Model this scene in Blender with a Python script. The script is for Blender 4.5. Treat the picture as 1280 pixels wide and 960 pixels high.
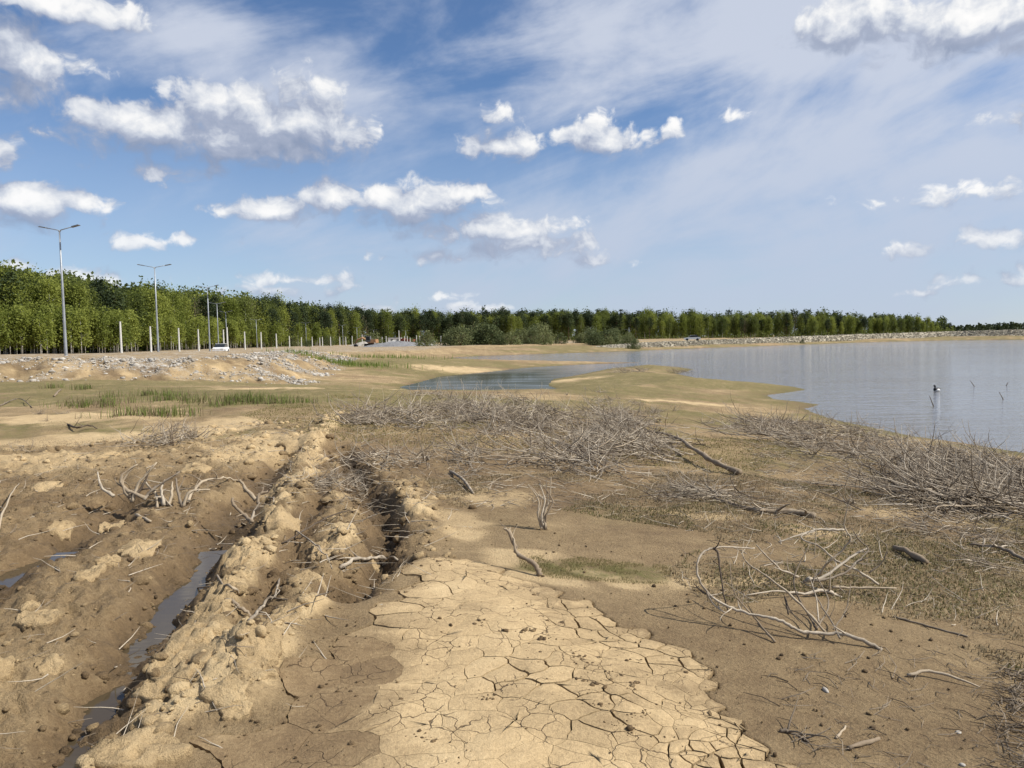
import bpy, math, random
import numpy as np
from mathutils import Vector, Matrix

for o in list(bpy.data.objects): bpy.data.objects.remove(o)
SC = bpy.context.scene
COL = SC.collection

# ------------------------------------------------------------------ camera
FPX, EYE = 931.0, 1.65
PITCH, ROLL = math.radians(3.44), math.radians(1.0)
_F = np.array([0, math.cos(PITCH), -math.sin(PITCH)])
_r0 = np.array([1.0, 0, 0]); _u0 = np.array([0, math.sin(PITCH), math.cos(PITCH)])
_R = _r0*math.cos(ROLL) - _u0*math.sin(ROLL)
_U = _u0*math.cos(ROLL) + _r0*math.sin(ROLL)
cam_d = bpy.data.cameras.new('camera'); cam = bpy.data.objects.new('camera', cam_d)
COL.objects.link(cam)
cam_d.sensor_width = 36; cam_d.lens = 36*FPX/1280; cam_d.clip_start = 0.05; cam_d.clip_end = 30000
cam.matrix_world = Matrix(((_R[0], _U[0], -_F[0], 0), (_R[1], _U[1], -_F[1], 0), (_R[2], _U[2], -_F[2], EYE), (0, 0, 0, 1)))
SC.camera = cam

# ------------------------------------------------------------------ light and exposure
SUN_EL, SUN_AZ = math.radians(47), math.radians(100)
SKY_STRENGTH, SUN_STRENGTH = 0.093, 4.7
SC.view_settings.view_transform = 'Standard'; SC.view_settings.look = 'None'
SC.view_settings.exposure = 0.46; SC.view_settings.gamma = 1.0; SC.view_settings.use_curve_mapping = False
sdir = Vector((math.sin(SUN_AZ)*math.cos(SUN_EL), math.cos(SUN_AZ)*math.cos(SUN_EL), math.sin(SUN_EL)))
sl = bpy.data.lights.new('sun', 'SUN'); sl.energy = SUN_STRENGTH; sl.angle = math.radians(0.53); sl.color = (1.0, 0.955, 0.88)
sun = bpy.data.objects.new('sun', sl); COL.objects.link(sun)
sun.rotation_euler = sdir.to_track_quat('Z', 'Y').to_euler(); sun.location = (60, -20, 80)

def ray(px, py):
    d = _F + _R*(px-640)/FPX + _U*(480-py)/FPX
    return d/np.linalg.norm(d)
def P0(px, py, z=0.0):
    d = ray(px, py); t = (z-EYE)/d[2]
    return np.array([d[0]*t, d[1]*t])
def PD(px, py, dist):                       # the point of a pixel's ray at forward distance dist
    d = ray(px, py); t = dist/d[1]
    return np.array([d[0]*t, dist, EYE+d[2]*t])

class NT:                                    # small node helper
    def __init__(s, tree): s.t = tree
    def n(s, kind, **kw):
        nd = s.t.nodes.new(kind)
        for k, v in kw.items():
            if k == 'ins':
                for i, val in v.items(): s.put(nd.inputs[i], val)
            else: setattr(nd, k, v)
        return nd
    def put(s, sock, val):
        if isinstance(val, bpy.types.NodeSocket): s.t.links.new(val, sock)
        else: sock.default_value = val
    def m(s, op, a, b=0.0, c=0.0, clamp=False):
        nd = s.n('ShaderNodeMath', operation=op, use_clamp=clamp, ins={0: a, 1: b, 2: c}); return nd.outputs[0]
    def v(s, op, a, b=(0, 0, 0), c=(0, 0, 0)):
        nd = s.n('ShaderNodeVectorMath', operation=op, ins={0: a, 1: b})
        if op == 'MULTIPLY_ADD': s.put(nd.inputs[2], c)
        return nd.outputs['Value'] if op in ('LENGTH', 'DOT_PRODUCT', 'DISTANCE') else nd.outputs[0]
    def ss(s, x, a, b):                      # smoothstep a..b -> 0..1
        nd = s.n('ShaderNodeMapRange', interpolation_type='SMOOTHSTEP', ins={0: x, 1: a, 2: b, 3: 0.0, 4: 1.0}); return nd.outputs[0]
    def mix(s, f, a, b):
        nd = s.n('ShaderNodeMix', data_type='RGBA', clamp_factor=True)
        s.put(nd.inputs[0], f); s.put(nd.inputs[6], a); s.put(nd.inputs[7], b); return nd.outputs[2]
    def noise(s, vec, scale, detail=4, rough=0.5, dist=0.0, lac=2.0, d2=False):
        nd = s.n('ShaderNodeTexNoise', noise_dimensions='2D' if d2 else '3D'); s.put(nd.inputs['Vector'], vec)
        nd.inputs['Scale'].default_value = scale; nd.inputs['Detail'].default_value = detail
        nd.inputs['Roughness'].default_value = rough; nd.inputs['Distortion'].default_value = dist
        nd.inputs['Lacunarity'].default_value = lac
        return nd.outputs['Fac']
    def ramp(s, f, stops):
        nd = s.n('ShaderNodeValToRGB'); s.put(nd.inputs[0], f); cr = nd.color_ramp
        while len(cr.elements) < len(stops): cr.elements.new(0.5)
        for e, (p, c) in zip(cr.elements, stops): e.position = p; e.color = (*c, 1)
        return nd.outputs[0]

# ------------------------------------------------------------------ sky: Nishita air + cirrus + cumulus, all by direction
W = bpy.data.worlds.new('World'); SC.world = W; W.use_nodes = True
wt = W.node_tree; wt.nodes.clear(); w = NT(wt)
# (px, py, half width, half height) of the cumulus seen in the photograph; turned into azimuth and elevation
CUMULUS = [(210,160,105,30),(300,152,105,40),(385,152,58,44),(330,180,95,24),(225,206,62,15),
 (625,180,56,19),(752,176,60,18),(742,162,36,18),(630,138,22,10),(20,68,42,38),(2,112,28,14),(70,4,90,18),(100,82,16,9),
 (25,252,62,24),(340,262,56,17),(412,246,40,19),(515,254,72,26),(575,236,34,18),(610,285,105,20),(655,304,80,20),(560,318,75,9),
 (362,347,56,9),(430,356,20,7),(466,379,36,11),(548,371,26,6),(90,344,60,10),(145,348,22,8),(20,330,40,9),(600,384,40,6),(330,362,40,7),
 (1062,30,52,26),(1215,28,78,28),(1270,56,18,9),(1225,240,70,11),(1250,294,56,10),(1132,312,26,9),(1150,363,24,6),(924,141,18,7),
 (838,158,14,10),(745,323,34,8),(1255,345,60,10),(205,300,45,8),(1330,130,40,15),(-60,180,60,25),(1400,270,70,16)]
def azel(px, py):
    d = ray(px, py); return math.atan2(d[0], d[1]), math.asin(d[2])
def field_group(name, clouds, fine):
    grp = bpy.data.node_groups.new(name, 'ShaderNodeTree')
    grp.interface.new_socket('Vector', in_out='INPUT', socket_type='NodeSocketVector')
    grp.interface.new_socket('Density', in_out='OUTPUT', socket_type='NodeSocketFloat')
    g = NT(grp); gi = g.n('NodeGroupInput').outputs[0]; go = g.n('NodeGroupOutput')
    wob = g.n('ShaderNodeTexNoise', noise_dimensions='2D'); g.put(wob.inputs['Vector'], gi); wob.inputs['Scale'].default_value = 20; wob.inputs['Detail'].default_value = 2
    gp = g.v('ADD', gi, g.v('MULTIPLY', g.v('SUBTRACT', wob.outputs['Color'], (.5, .5, .5)), (.04, .022, 0)))
    best = None
    for (cx, cy, hw, hh) in clouds:
        a, e = azel(cx, cy); sm_ = hh < 16; k_ = 0.50 if sm_ else (1.12 if hh >= 24 else 1.0); s1, s2 = FPX/hw*0.92*k_, FPX/hh*0.86*k_
        q = g.v('MULTIPLY_ADD', gp, (s1, s2, 0), (-a*s1, -e*s2+0.15, 0))
        if hw > 50: q = g.v('MAXIMUM', q, g.v('MULTIPLY', q, (-1, -1.35, 0)))
        L = g.v('LENGTH', q)
        if sm_: L = g.m('ADD', L, 0.52)
        elif hh >= 24: L = g.m('SUBTRACT', L, 0.28)
        best = L if best is None else g.m('MINIMUM', best, L)
    gq = g.v('MULTIPLY', gp, (1, 1.2, 1))
    n1 = g.noise(gq, 24, 7 if fine else 4, 0.6, d2=True)
    vo = g.n('ShaderNodeTexVoronoi', voronoi_dimensions='2D', feature='F1', normalize=True); g.put(vo.inputs['Vector'], gq); vo.inputs['Scale'].default_value = 34; vo.inputs['Detail'].default_value = 2.0 if fine else 1.0; vo.inputs['Roughness'].default_value = 0.55
    n1 = g.m('ADD', g.m('MULTIPLY', n1, 1.0), g.m('MULTIPLY', g.m('SUBTRACT', 0.36, vo.outputs['Distance']), 0.40))
    n1 = g.m('ADD', n1, -0.03)
    g.put(go.inputs[0], g.m('ADD', g.m('SUBTRACT', 1.13, best), g.m('MULTIPLY', g.m('SUBTRACT', n1, 0.5), 1.9)))
    return grp
grp_a = field_group('cumulus_field', CUMULUS, True)
grp_b = field_group('cumulus_towards_sun', CUMULUS, False)
tc = w.n('ShaderNodeTexCoord').outputs['Generated']
dirn = w.v('NORMALIZE', tc)
sep = w.n('ShaderNodeSeparateXYZ', ins={0: dirn})
az = w.m('ARCTAN2', sep.outputs[0], sep.outputs[1]); el = w.m('ARCSINE', sep.outputs[2])
ae = w.n('ShaderNodeCombineXYZ', ins={0: az, 1: el, 2: 0.0}).outputs[0]
sky = w.n('ShaderNodeTexSky', sky_type='NISHITA', sun_disc=False, sun_elevation=SUN_EL, sun_rotation=SUN_AZ, altitude=0, air_density=1.0, dust_density=0.1, ozone_density=4.0)
d0 = w.n('ShaderNodeGroup', node_tree=grp_a, ins={0: ae}).outputs[0]
d1 = w.n('ShaderNodeGroup', node_tree=grp_b, ins={0: w.v('ADD', ae, (0.010, 0.026, 0))}).outputs[0]
CLOUD = [(0.0, (2.2, 2.65, 3.7)), (0.36, (3.1, 3.5, 4.5)), (0.60, (5.2, 5.5, 6.1)), (0.85, (7.4, 7.4, 7.4)), (1.0, (8.0, 7.9, 7.8))]
lit = w.m('SUBTRACT', d0, d1)
ca = w.ss(d0, 0.0, w.m('MULTIPLY_ADD', w.ss(lit, -0.3, 0.5), -0.45, 0.95))
ccol = w.ramp(w.m('MULTIPLY_ADD', lit, 0.46, 0.31, clamp=True), CLOUD)
# cirrus: streaks on a high layer, projected as a plane overhead
ca_, sa_ = math.cos(math.radians(17)), math.sin(math.radians(17))
uu = w.v('DOT_PRODUCT', ae, (ca_, sa_, 0)); vv = w.v('DOT_PRODUCT', ae, (-sa_, ca_, 0))
stv = w.n('ShaderNodeCombineXYZ', ins={0: w.m('MULTIPLY', uu, 1.7), 1: w.m('MULTIPLY', vv, 5.2), 2: 0.0}).outputs[0]
pav = w.n('ShaderNodeCombineXYZ', ins={0: w.m('MULTIPLY', uu, 2.0), 1: w.m('MULTIPLY', vv, 3.4), 2: 3.0}).outputs[0]
cs = w.noise(stv, 1.5, 8, 0.58, 0.35, d2=True)
cl = w.noise(w.v('ADD', pav, (0.35, 0.1, 0)), 1.6, 6, 0.55, 0.2, d2=True)
cs = w.m('ADD', w.m('MULTIPLY', w.m('SUBTRACT', cs, 0.5), 1.9), w.m('MULTIPLY', w.m('SUBTRACT', cl, 0.5), 1.9))
cs = w.m('ADD', cs, w.m('MULTIPLY', w.ss(az, -0.5, 0.25), 0.64))
cir = w.m('MULTIPLY', w.ss(cs, -0.10, 0.80), 0.92)
low = w.m('MULTIPLY', w.m('SUBTRACT', 1.0, w.ss(el, 0.0, 0.34)), 0.80)
cir = w.m('ADD', w.m('MULTIPLY', w.m('SUBTRACT', 1.0, low), cir), w.m('MULTIPLY', low, w.m('MULTIPLY_ADD', cs, 0.26, 0.66)), clamp=True)
blue = w.v('MULTIPLY', sky.outputs[0], (0.72, 0.80, 0.90))
c1 = w.mix(cir, blue, w.mix(low, (4.8, 5.2, 6.1, 1), (3.75, 4.4, 5.6, 1)))
c2 = w.mix(w.m('MULTIPLY', ca, w.m('MULTIPLY_ADD', w.ss(el, 0.03, 0.2), 0.28, 0.68)), c1, ccol)
# beyond the picture the same weather goes on from plain noise
out = w.m('MAXIMUM', w.ss(w.m('ABSOLUTE', az), 0.80, 0.95), w.ss(el, 0.56, 0.66))
cov = w.noise(w.v('MULTIPLY', dirn, (1, 1, 2.4)), 3.4, 6, 0.55)
ea = w.m('MULTIPLY', w.ss(cov, 0.55, 0.66), w.m('MULTIPLY', out, w.ss(el, 0.0, 0.06)))
c3 = w.mix(ea, c1, w.ramp(cov, [(0.0, (7.6, 7.6, 7.6)), (0.58, (7.4, 7.4, 7.5)), (0.72, (4.0, 4.4, 5.4)), (1.0, (3.2, 3.6, 4.6))]))
inner = w.m('MULTIPLY', w.m('LESS_THAN', w.m('ABSOLUTE', az), 0.8), w.m('MULTIPLY', w.m('GREATER_THAN', el, -0.01), w.m('LESS_THAN', el, 0.56)))
bg_in = w.n('ShaderNodeBackground', ins={0: c2, 1: SKY_STRENGTH}); bg_out = w.n('ShaderNodeBackground', ins={0: c3, 1: SKY_STRENGTH})
mxs = w.n('ShaderNodeMixShader', ins={0: inner, 1: bg_out.outputs[0], 2: bg_in.outputs[0]})
wo = w.n('ShaderNodeOutputWorld'); w.put(wo.inputs[0], mxs.outputs[0])
W.cycles.sampling_method = 'MANUAL'; W.cycles.sample_map_resolution = 512

# ------------------------------------------------------------------ helpers
rng = np.random.default_rng(7); random.seed(7)
TBL = np.random.default_rng(3).uniform(-1, 1, (256, 256))
def vn(x, y, s=0):
    x = np.asarray(x, float); y = np.asarray(y, float)
    xi = np.floor(x).astype(int); yi = np.floor(y).astype(int)
    u = x-xi; v = y-yi; u = u*u*(3-2*u); v = v*v*(3-2*v)
    a, b = xi+s*37, yi+s*91
    A = TBL[a & 255, b & 255]; B = TBL[(a+1) & 255, b & 255]; C = TBL[a & 255, (b+1) & 255]; D = TBL[(a+1) & 255, (b+1) & 255]
    return (A*(1-u)+B*u)*(1-v)+(C*(1-u)+D*u)*v
def fbm(x, y, f, o=4, s=0, g=0.5):
    t = 0; a = 1.0; n = 0
    for k in range(o):
        t = t+a*vn(x*f+k*17.3, y*f-k*9.1, s+k); n += a; a *= g; f *= 2.03
    return t/n
def sm(x, a, b):
    t = np.clip((x-a)/(b-a), 0, 1); return t*t*(3-2*t)
def seg_dist(x, y, pts, closed=False):
    pts = [tuple(p[:2]) for p in pts]; best = np.full(np.shape(x), 1e18)
    seq = list(zip(pts, pts[1:]+pts[:1])) if closed else list(zip(pts[:-1], pts[1:]))
    for (ax, ay), (bx, by) in seq:
        dx, dy = bx-ax, by-ay; L = dx*dx+dy*dy+1e-12
        t = np.clip(((x-ax)*dx+(y-ay)*dy)/L, 0, 1)
        np.minimum(best, (x-ax-t*dx)**2+(y-ay-t*dy)**2, out=best)
    return np.sqrt(best)
def inside(x, y, pts):
    r = np.zeros(np.shape(x), bool); n = len(pts)
    for i in range(n):
        ax, ay = pts[i][:2]; bx, by = pts[(i+1) % n][:2]
        if ay == by: continue
        c = ((ay > y) != (by > y)) & (x < (bx-ax)*(y-ay)/(by-ay)+ax); r ^= c
    return r
def sdist(x, y, pts):                         # + inside
    d = seg_dist(x, y, pts, True); return np.where(inside(x, y, pts), d, -d)
def near(x, y, pts, pad, fn):                 # evaluate fn only close to pts
    p = np.array([q[:2] for q in pts]); lo = p.min(0)-pad; hi = p.max(0)+pad
    m = (x > lo[0]) & (x < hi[0]) & (y > lo[1]) & (y < hi[1]); r = np.zeros(np.shape(x))
    if m.any(): r[m] = fn(x[m], y[m])
    return r
def mesh_np(name, V, F, smooth=False):
    V = np.asarray(V, np.float32); F = np.asarray(F, np.int32); me = bpy.data.meshes.new(name)
    me.vertices.add(len(V)); me.vertices.foreach_set('co', V.ravel())
    k = F.shape[1]; me.loops.add(F.size); me.loops.foreach_set('vertex_index', F.ravel())
    me.polygons.add(len(F)); me.polygons.foreach_set('loop_start', np.arange(len(F), dtype=np.int32)*k)
    me.polygons.foreach_set('loop_total', np.full(len(F), k, np.int32))
    if smooth: me.polygons.foreach_set('use_smooth', np.ones(len(F), bool))
    me.update(calc_edges=True); me.validate(); return me
def mesh_py(name, V, F, smooth=False):
    me = bpy.data.meshes.new(name); me.from_pydata([tuple(map(float, v)) for v in V], [], F); me.update()
    if smooth: me.polygons.foreach_set('use_smooth', np.ones(len(me.polygons), bool))
    return me
def obj(name, me, mat=None, parent=None, label=None, cat=None, group=None, kind=None):
    if mat is not None and not me.materials: me.materials.append(mat)
    o = bpy.data.objects.new(name, me); COL.objects.link(o); o.parent = parent
    return tag(o, label, cat, group, kind)
def tag(o, label=None, cat=None, group=None, kind=None):
    if label: o['label'] = label
    if cat: o['category'] = cat
    if group: o['group'] = group
    if kind: o['kind'] = kind
    return o
def thing(name, loc, label, cat, group=None, rz=0.0, sc=1.0):
    o = bpy.data.objects.new(name, None); COL.objects.link(o); o.location = [float(v) for v in loc]; o.rotation_euler = (0, 0, rz); o.scale = (sc, sc, sc)
    o.empty_display_size = 0.1
    return tag(o, label, cat, group)
class MB:                                     # collects shapes into ONE mesh
    def __init__(s): s.V = []; s.F = []
    def add(s, V, F):
        k = len(s.V); s.V += [tuple(v) for v in V]; s.F += [tuple(i+k for i in f) for f in F]; return s
    def box(s, c, h, rot=None, taper=1.0):
        V = []
        for dz in (-1, 1):
            for dx, dy in ((-1, -1), (1, -1), (1, 1), (-1, 1)):
                t = taper if dz > 0 else 1.0
                p = Vector((dx*h[0]*t, dy*h[1]*t, dz*h[2]))
                if rot is not None: p = rot @ p
                V.append((p.x+c[0], p.y+c[1], p.z+c[2]))
        return s.add(V, [(3, 2, 1, 0), (4, 5, 6, 7), (0, 1, 5, 4), (1, 2, 6, 5), (2, 3, 7, 6), (3, 0, 4, 7)])
    def tube(s, pts, rad, n=5, cap=True):
        V, F = tube(pts, rad, n, cap); return s.add(V, F)
    def prism(s, prof, x0, x1):               # profile in (y, z) swept along x
        n = len(prof); V = [(x0, a, b) for a, b in prof]+[(x1, a, b) for a, b in prof]
        F = [(i, (i+1) % n, (i+1) % n+n, i+n) for i in range(n)]+[tuple(range(n))[::-1], tuple(range(n, 2*n))]
        return s.add(V, F)
    def mesh(s, name, smooth=False): return mesh_py(name, s.V, s.F, smooth)
def tube(pts, rad, n=5, cap=True):
    P = np.array(pts, float); m = len(P)
    if np.isscalar(rad): rad = [rad]*m
    T = np.gradient(P, axis=0) if m > 2 else np.repeat((P[1]-P[0])[None], 2, 0)
    T /= np.linalg.norm(T, axis=1)[:, None]+1e-12
    up = np.array([0, 0, 1.0]) if abs(T[0][2]) < 0.9 else np.array([1.0, 0, 0])
    A = np.cross(T[0], up); A /= np.linalg.norm(A); V = []
    for i in range(m):
        A = A-T[i]*A.dot(T[i]); A /= np.linalg.norm(A)+1e-12; B = np.cross(T[i], A)
        for k in range(n):
            t = 2*math.pi*k/n; V.append(P[i]+rad[i]*(A*math.cos(t)+B*math.sin(t)))
    F = [(i*n+k, i*n+(k+1) % n, (i+1)*n+(k+1) % n, (i+1)*n+k) for i in range(m-1) for k in range(n)]
    if cap: F += [tuple(range(n))[::-1], tuple(range((m-1)*n, m*n))]
    return V, F
def spline(pts, k=5):                         # Catmull-Rom through pts
    P = np.array(pts, float)
    if len(P) < 3: return [P[0]*(1-t)+P[1]*t for t in np.linspace(0, 1, k+1)]
    Q = np.vstack([2*P[0]-P[1], P, 2*P[-1]-P[-2]]); out = []
    for i in range(1, len(Q)-2):
        a, b, c, d = Q[i-1:i+3]
        for j in range(k):
            t = j/k; out.append(0.5*(2*b+(c-a)*t+(2*a-5*b+4*c-d)*t*t+(3*b-a-3*c+d)*t**3))
    out.append(P[-1]); return out
def gnarl(P, R_, r):                           # knots and kinks on a weathered stem
    P = np.array(P, float); R_ = np.array(R_, float); n_ = len(P); k = np.linspace(0, 1, n_)[:, None]
    J = r.normal(0, 1, (n_, 3))*np.minimum(R_, .012)[:, None]*0.26; J[0] = 0; J = J+np.cumsum(r.normal(0, .28, (n_, 3)), 0)*R_[:, None]*(1-k)*k*3
    return P+J, R_*(1+r.normal(0, .13, n_)).clip(.7, 1.35)
def copy_tree(o, parent=None):
    c = o.copy(); COL.objects.link(c); c.parent = parent
    for ch in list(o.children): copy_tree(ch, c)
    return c

# ------------------------------------------------------------------ materials
def mat(name):
    m = bpy.data.materials.new(name); m.use_nodes = True; t = m.node_tree; t.nodes.clear(); n = NT(t)
    b = n.n('ShaderNodeBsdfPrincipled'); o = n.n('ShaderNodeOutputMaterial'); t.links.new(b.outputs[0], o.inputs[0])
    b.inputs['Specular IOR Level'].default_value = 0.25
    return m, n, b, o
def simple(name, c1, c2, scale=8, rough=0.8, bump=0.0, metal=0.0):
    m, n, b, o = mat(name); tcn = n.n('ShaderNodeTexCoord').outputs['Object']
    f = n.noise(tcn, scale, 5, 0.6)
    n.put(b.inputs['Base Color'], n.mix(n.ss(f, 0.3, 0.7), (*c1, 1), (*c2, 1))); b.inputs['Roughness'].default_value = rough; b.inputs['Metallic'].default_value = metal
    if bump:
        bp = n.n('ShaderNodeBump', ins={'Height': f}); bp.inputs['Strength'].default_value = bump; bp.inputs['Distance'].default_value = 0.02; n.put(b.inputs['Normal'], bp.outputs[0])
    return m
DRY = [(0.0, (0.080, 0.054, 0.029)), (0.3, (0.175, 0.118, 0.062)), (0.55, (0.285, 0.206, 0.112)), (0.78, (0.445, 0.325, 0.178)), (1.0, (0.55, 0.415, 0.235))]
def mud_nodes(n, b, dry, alg=None, grav=None, plate=False):
    pos = n.n('ShaderNodeNewGeometry').outputs['Position']
    big = n.noise(pos, 1.1, 5, 0.6); med = n.noise(pos, 7, 6, 0.65); fine = n.noise(pos, 48, 5, 0.7); grit = n.noise(pos, 190, 3, 0.7)
    f = n.m('ADD', dry, n.m('MULTIPLY', n.m('SUBTRACT', big, 0.5), 0.28)); f = n.m('ADD', f, n.m('MULTIPLY', n.m('SUBTRACT', med, 0.5), 0.42))
    f = n.m('ADD', f, n.m('MULTIPLY', n.m('SUBTRACT', fine, 0.5), 0.55)); f = n.m('ADD', f, n.m('MULTIPLY', n.m('SUBTRACT', grit, 0.5), 0.48))
    col = n.ramp(f, DRY)
    if alg is not None:
        am = n.m('MULTIPLY', alg, n.ss(n.m('ADD', med, n.m('MULTIPLY', fine, 0.6)), 0.55, 0.95))
        col = n.mix(n.m('MULTIPLY', am, 0.85), col, n.mix(fine, (0.068, 0.072, 0.020, 1), (0.170, 0.158, 0.052, 1)))
        gc = n.mix(n.ss(n.noise(pos, 2.6, 5, 0.7), 0.42, 0.62), (0.24, 0.19, 0.13, 1), (0.40, 0.38, 0.34, 1))
        col = n.mix(n.m('MULTIPLY', grav, n.ss(n.m('ADD', big, med), 0.85, 1.15)), col, gc)
    dark = n.ss(n.noise(pos, 95, 2, 0.5), 0.66, 0.72)
    col = n.mix(n.m('MULTIPLY', dark, 0.45), col, (0.07, 0.048, 0.028, 1))
    hair = None
    if plate:
        wq = n.n('ShaderNodeTexNoise'); n.put(wq.inputs['Vector'], pos); wq.inputs['Scale'].default_value = 5; wq.inputs['Detail'].default_value = 4
        vr = n.n('ShaderNodeTexVoronoi', voronoi_dimensions='2D', feature='DISTANCE_TO_EDGE'); n.put(vr.inputs['Vector'], n.v('ADD', pos, n.v('MULTIPLY', wq.outputs['Color'], (.22, .22, 0)))); vr.inputs['Scale'].default_value = 8.5
        hair = n.m('MULTIPLY', n.m('SUBTRACT', 1.0, n.ss(vr.outputs['Distance'], 0.008, 0.035)), n.ss(n.noise(pos, 3.1, 3, .5), 0.46, 0.60))
        col = n.mix(n.m('MULTIPLY', hair, 0.85), col, (0.085, 0.055, 0.03, 1))
    n.put(b.inputs['Base Color'], col)
    n.put(b.inputs['Roughness'], n.m('MULTIPLY_ADD', n.ss(f, 0.0, 0.5), 0.38, 0.58))
    h = n.m('ADD', n.m('MULTIPLY', med, 0.9), n.m('ADD', n.m('MULTIPLY', fine, 0.60), n.m('MULTIPLY', grit, 0.26)))
    if hair is not None: h = n.m('SUBTRACT', h, n.m('MULTIPLY', hair, 0.6))
    bp = n.n('ShaderNodeBump', ins={'Height': h}); bp.inputs['Strength'].default_value = 0.7 if plate else 1.0; bp.inputs['Distance'].default_value = 0.02 if plate else 0.035
    n.put(b.inputs['Normal'], bp.outputs[0]); b.inputs['Specular IOR Level'].default_value = 0.18
M = {}
M['mud'], n, b, o = mat('lakebed_mud')
at = n.n('ShaderNodeAttribute', attribute_name='mask'); sp = n.n('ShaderNodeSeparateColor', ins={0: at.outputs['Color']})
mud_nodes(n, b, sp.outputs[0], sp.outputs[1], sp.outputs[2])
M['plate'], n, b, o = mat('cracked_dry_mud')
oi = n.n('ShaderNodeObjectInfo').outputs['Random']
at = n.n('ShaderNodeAttribute', attribute_name='dry')
mud_nodes(n, b, n.m('ADD', at.outputs['Fac'], n.m('MULTIPLY', n.m('SUBTRACT', oi, 0.5), 0.10)), plate=True)
M['clod'], n, b, o = mat('dried_mud_clod'); at = n.n('ShaderNodeAttribute', attribute_name='dry'); mud_nodes(n, b, at.outputs['Fac'])
def wood(name, a, c, d):
    m, n, b, o = mat(name); tcn = n.n('ShaderNodeTexCoord').outputs['Object']; rnd = n.n('ShaderNodeObjectInfo').outputs['Random']
    f = n.noise(tcn, 9, 4, 0.6); fi = n.noise(tcn, 120, 3, 0.6)
    cc = n.mix(n.ss(n.m('ADD', f, n.m('MULTIPLY', n.m('SUBTRACT', rnd, 0.5), 0.5)), 0.3, 0.7), (*a, 1), (*c, 1)); cc = n.mix(n.m('MULTIPLY', n.ss(fi, 0.5, 0.75), 0.5), cc, (*d, 1))
    n.put(b.inputs['Base Color'], cc); b.inputs['Roughness'].default_value = 0.85
    bp = n.n('ShaderNodeBump', ins={'Height': fi}); bp.inputs['Strength'].default_value = 0.5; bp.inputs['Distance'].default_value = 0.004; n.put(b.inputs['Normal'], bp.outputs[0])
    return m
M['dead'] = wood('bleached_dead_wood', (0.20, 0.162, 0.12), (0.43, 0.368, 0.282), (0.10, 0.075, 0.05))
M['dead2'] = wood('dark_dead_wood', (0.07, 0.052, 0.038), (0.20, 0.16, 0.115), (0.04, 0.03, 0.02))
M['pale'] = wood('pale_dead_wood', (0.215, 0.165, 0.112), (0.375, 0.305, 0.215), (0.12, 0.088, 0.058))
def leafmat(name, a, c, trans=0.35):
    m, n, b, o = mat(name); pos = n.n('ShaderNodeNewGeometry').outputs['Position']; rnd = n.n('ShaderNodeObjectInfo').outputs['Random']
    tcn = n.n('ShaderNodeTexCoord').outputs['Object']
    f = n.m('ADD', n.noise(tcn, 0.9, 4, 0.7), n.m('MULTIPLY', n.m('SUBTRACT', rnd, 0.5), 0.55))
    col = n.mix(n.ss(f, 0.25, 0.75), (*a, 1), (*c, 1))
    n.put(b.inputs['Base Color'], col); b.inputs['Roughness'].default_value = 0.7
    tr = n.n('ShaderNodeBsdfTranslucent', ins={0: col}); mx = n.n('ShaderNodeMixShader', ins={0: trans, 1: b.outputs[0], 2: tr.outputs[0]}); n.put(o.inputs[0], mx.outputs[0])
    return m
M['birch_leaf'] = leafmat('birch_leaves', (0.150, 0.182, 0.034), (0.270, 0.300, 0.062), 0.5)
M['aspen_leaf'] = leafmat('aspen_leaves', (0.082, 0.106, 0.026), (0.155, 0.182, 0.044), 0.5)
M['pine_leaf'] = leafmat('pine_needles', (0.022, 0.036, 0.013), (0.048, 0.068, 0.022), 0.2)
M['bare_leaf'] = leafmat('budding_twigs', (0.090, 0.085, 0.045), (0.14, 0.13, 0.065), 0.25)
M['willow_leaf'] = leafmat('willow_leaves', (0.085, 0.105, 0.040), (0.165, 0.18, 0.072), 0.35)
M['grass'] = leafmat('fresh_grass', (0.16, 0.21, 0.045), (0.29, 0.35, 0.10), 0.5)
M['moss'] = leafmat('short_olive_grass', (0.115, 0.105, 0.036), (0.225, 0.19, 0.075), 0.3)
M['straw'] = leafmat('dry_straw', (0.13, 0.10, 0.052), (0.36, 0.28, 0.16), 0.2)
M['birch_bark'] = simple('birch_bark', (0.40, 0.39, 0.36), (0.70, 0.68, 0.63), 5, 0.8)
M['pine_bark'] = simple('pine_bark', (0.09, 0.062, 0.042), (0.17, 0.11, 0.07), 4, 0.9)
M['steel'] = simple('galvanised_steel', (0.26, 0.28, 0.30), (0.36, 0.38, 0.40), 3, 0.45, metal=0.35)
M['lampgrey'] = simple('lamp_housing', (0.10, 0.105, 0.11), (0.15, 0.155, 0.16), 3, 0.5)
M['concrete'] = simple('concrete', (0.46, 0.45, 0.42), (0.62, 0.61, 0.57), 6, 0.9, 0.2)
M['stone'] = simple('pale_rubble', (0.21, 0.185, 0.15), (0.48, 0.45, 0.40), 0.9, 0.95, 0.4)
M['riprap'] = simple('grey_riprap', (0.22, 0.195, 0.148), (0.41, 0.37, 0.285), 0.5, 0.95, 0.3)
M['gravel'] = simple('grey_gravel', (0.14, 0.14, 0.145), (0.24, 0.24, 0.24), 3, 0.95, 0.5)
M['white_paint'] = simple('white_paint', (0.70, 0.70, 0.69), (0.8, 0.8, 0.79), 2, 0.4)
M['yellow_paint'] = simple('worn_yellow_paint', (0.62, 0.42, 0.05), (0.72, 0.52, 0.10), 3, 0.5)
M['orange_paint'] = simple('faded_orange_paint', (0.30, 0.16, 0.08), (0.40, 0.24, 0.13), 3, 0.55)
M['red_paint'] = simple('dull_red_paint', (0.20, 0.055, 0.04), (0.26, 0.08, 0.06), 3, 0.5)
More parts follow.
